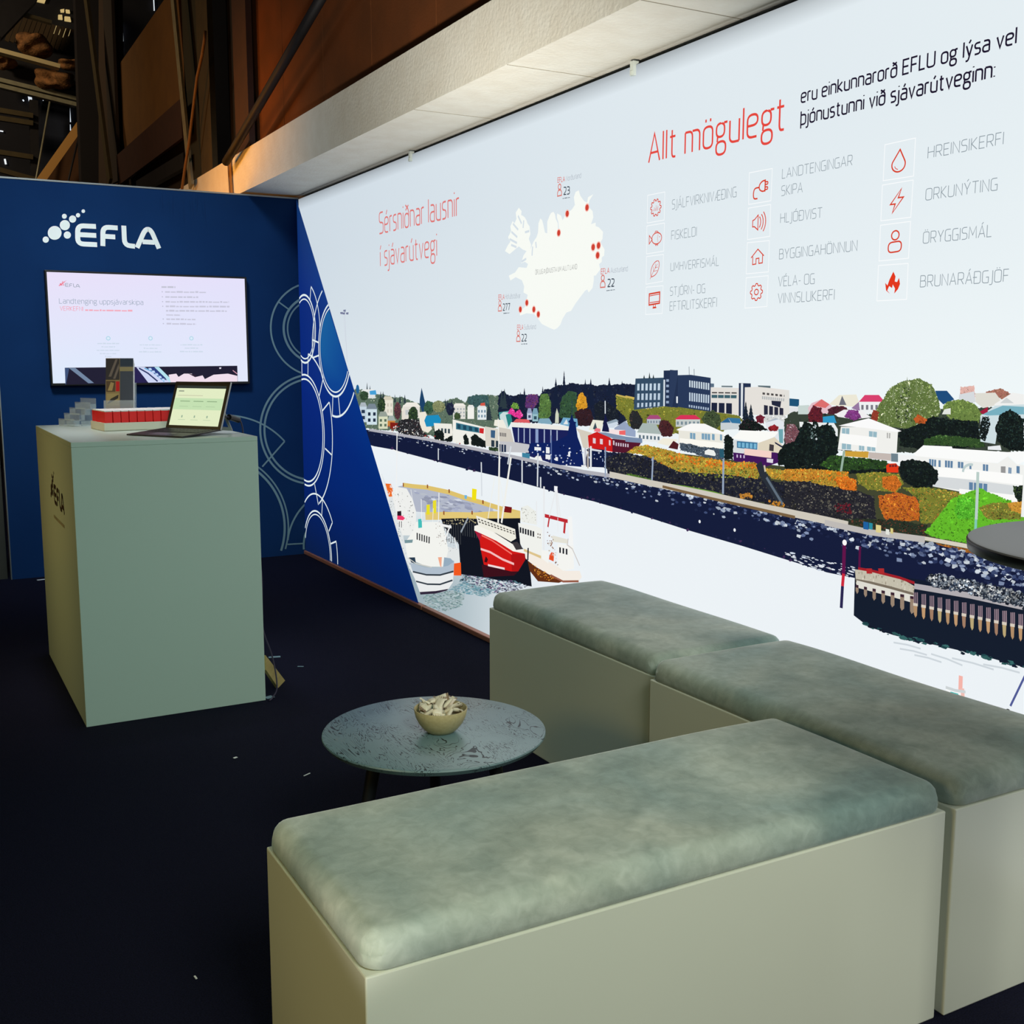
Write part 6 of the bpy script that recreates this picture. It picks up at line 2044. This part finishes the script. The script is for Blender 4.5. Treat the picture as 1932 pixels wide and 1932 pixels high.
rc2(.016, KW - .016, .016, SH_ - .030, (226, 236, 196))
rc2(.016, KW - .016, SH_ - .030, SH_ - .018, (46, 52, 48))
rc2(.018, KW - .018, .085, .135, (196, 224, 178))
for k in range(3):
    rc2(.05 + k * .075, .105 + k * .075, .120, .123, (130, 160, 120))
    rc2(.05 + k * .075, .10 + k * .075, .098, .100, (170, 196, 156))
    rc2(.075 + k * .07, .082 + k * .07, .050, .060, (150, 176, 150))
    rc2(.060 + k * .07, .10 + k * .07, .040, .042, (186, 206, 170))
rc2(.03, .06, .163, .168, (140, 150, 130))
rc2(.03, .17, .145, .148, (200, 200, 170))
f = s.build('screen', 'lit pale green screen page')
f.parent = slab
f.matrix_local = tb @ Matrix.Translation((0, -.0014, 0))

# ---- power lead from the tablet over the edge of the counter
P = [(-1.350, -3.078, CH + .0725), (-1.335, -3.064, CH + .070), (-1.300, -3.032, CH + .062), (-1.268, -3.005, CH + .048), (-1.254, -2.99, CH - .02), (-1.250, -2.96, .90), (-1.225, -2.94, .74), (-1.212, -2.97, .62), (-1.21, -3.04, .50), (-1.24, -3.14, .38), (-1.245, -3.16, .28), (-1.215, -3.17, .17), (-1.205, -3.19, .09), (-1.21, -3.215, .03), (-1.24, -3.25, .006), (-1.262, -3.28, .006)]


def smooth_path(P, n=8):
    P = [Vector(p) for p in P]
    out = []
    for i in range(len(P) - 1):
        a, b, c, d = P[max(i - 1, 0)], P[i], P[i + 1], P[min(i + 2, len(P) - 1)]
        for k in range(n):
            t = k / n
            out.append(.5 * ((2 * b) + (c - a) * t + (2 * a - 5 * b + 4 * c - d) * t * t + (3 * b - a - 3 * c + d) * t ** 3))
    out.append(P[-1])
    return out


lead = thing('power_cable', 'thin dark cable with a black plug, hanging down the right side of the counter', 'cable', (0, 0, 0))
MB().tube(smooth_path(P), .0032, 8).build('cord', MATS['cable_grey'], lead, smooth=True)
MB().tube([(-1.330, -3.060, CH + .069), (-1.322, -3.053, CH + .0675), (-1.285, -3.020, CH + .056), (-1.279, -3.015, CH + .054)], .0125, 12).build('plug', MATS['black_plastic'], lead, smooth=True, angle=40)

# ---- plank leaning on the counter, litter on the carpet
a_, b_ = on(538, 1284, 2, .001), on(525, 1298, 2, .001)
c_, d_ = on(501, 1236, 0, -1.258), on(502, 1264, 0, -1.258)
nrm = (a_ - b_).cross(c_ - b_).normalized() * .012
m = MB()
if nrm.z > 0:
    nrm = -nrm
V = [m.bm.verts.new(p) for p in (a_, b_, d_, c_)] + [m.bm.verts.new(p + Vector((nrm.x, nrm.y, max(nrm.z, -.0009)))) for p in (a_, b_, d_, c_)]
for f_ in ((0, 1, 2, 3), (7, 6, 5, 4), (0, 4, 5, 1), (1, 5, 6, 2), (2, 6, 7, 3), (3, 7, 4, 0)):
    m.bm.faces.new([V[k] for k in f_])
tag(m.build('wooden_plank', MATS['plank_wood']), 'short yellowish plank leaning on the right side of the counter', 'plank')


def scrap(px, py, w, d, rot, label, material='paper_white', name='paper_scrap'):
    p = on(px, py, 2, 0)
    o = MB().box(-w / 2, w / 2, -d / 2, d / 2, 0.0006, .0022).build(name, MATS[material], None, loc=(p.x, p.y, 0))
    o.rotation_euler = (0, 0, rot)
    tag(o, label, 'litter')


scrap(518, 1240, .055, .022, -.25, 'pale tape strip on the carpet beside the plank', 'tape', 'tape_strip')
scrap(567, 1258, .028, .008, -.5, 'tiny bluish sliver on the carpet right of the plank', 'tape')
scrap(444, 1430, .014, .009, .4, 'white crumb on the carpet in front of the counter')
scrap(579, 1462, .030, .004, .5, 'thin white thread on the carpet left of the round table')
scrap(369, 1845, .004, .014, .1, 'small pale fleck on the carpet at bottom left')
scrap(78, 1094, .05, .02, .1, 'white scrap at the foot of the blue wall')
scrap(508, 1316, .035, .03, .3, 'pale crumpled scrap at the lower right corner of the counter', 'tape')
scrap(652, 1438, .010, .007, .3, 'white crumb on the carpet near the table leg')

# ---- tall bar table entering at the right
bt = thing('bar_table', 'tall round grey bar table cut off by the right edge', 'bar table', (-0.722, -6.565, 0))
MB().lathe([(0, 1.10), (.292, 1.10), (.297, 1.098), (.298, 1.094), (.294, 1.080), (0, 1.076)], 96).build('tabletop', MATS['bar_top'], bt, smooth=True, angle=25)
MB().lathe([(.2985, 1.0955), (.2995, 1.094), (.297, 1.079), (.2945, 1.078), (.2965, 1.094)], 96).build('edge_band', MATS['black_plastic'], bt, smooth=True)
MB().tube([(0, 0, .018), (0, 0, 1.078)], .03, 20).build('pedestal', MATS['black_plastic'], bt, smooth=True, angle=40)
MB().lathe([(0, .022), (.20, .014), (.205, .006), (.205, 0), (0, 0)], 64).build('foot_plate', MATS['black_plastic'], bt, smooth=True, angle=30)
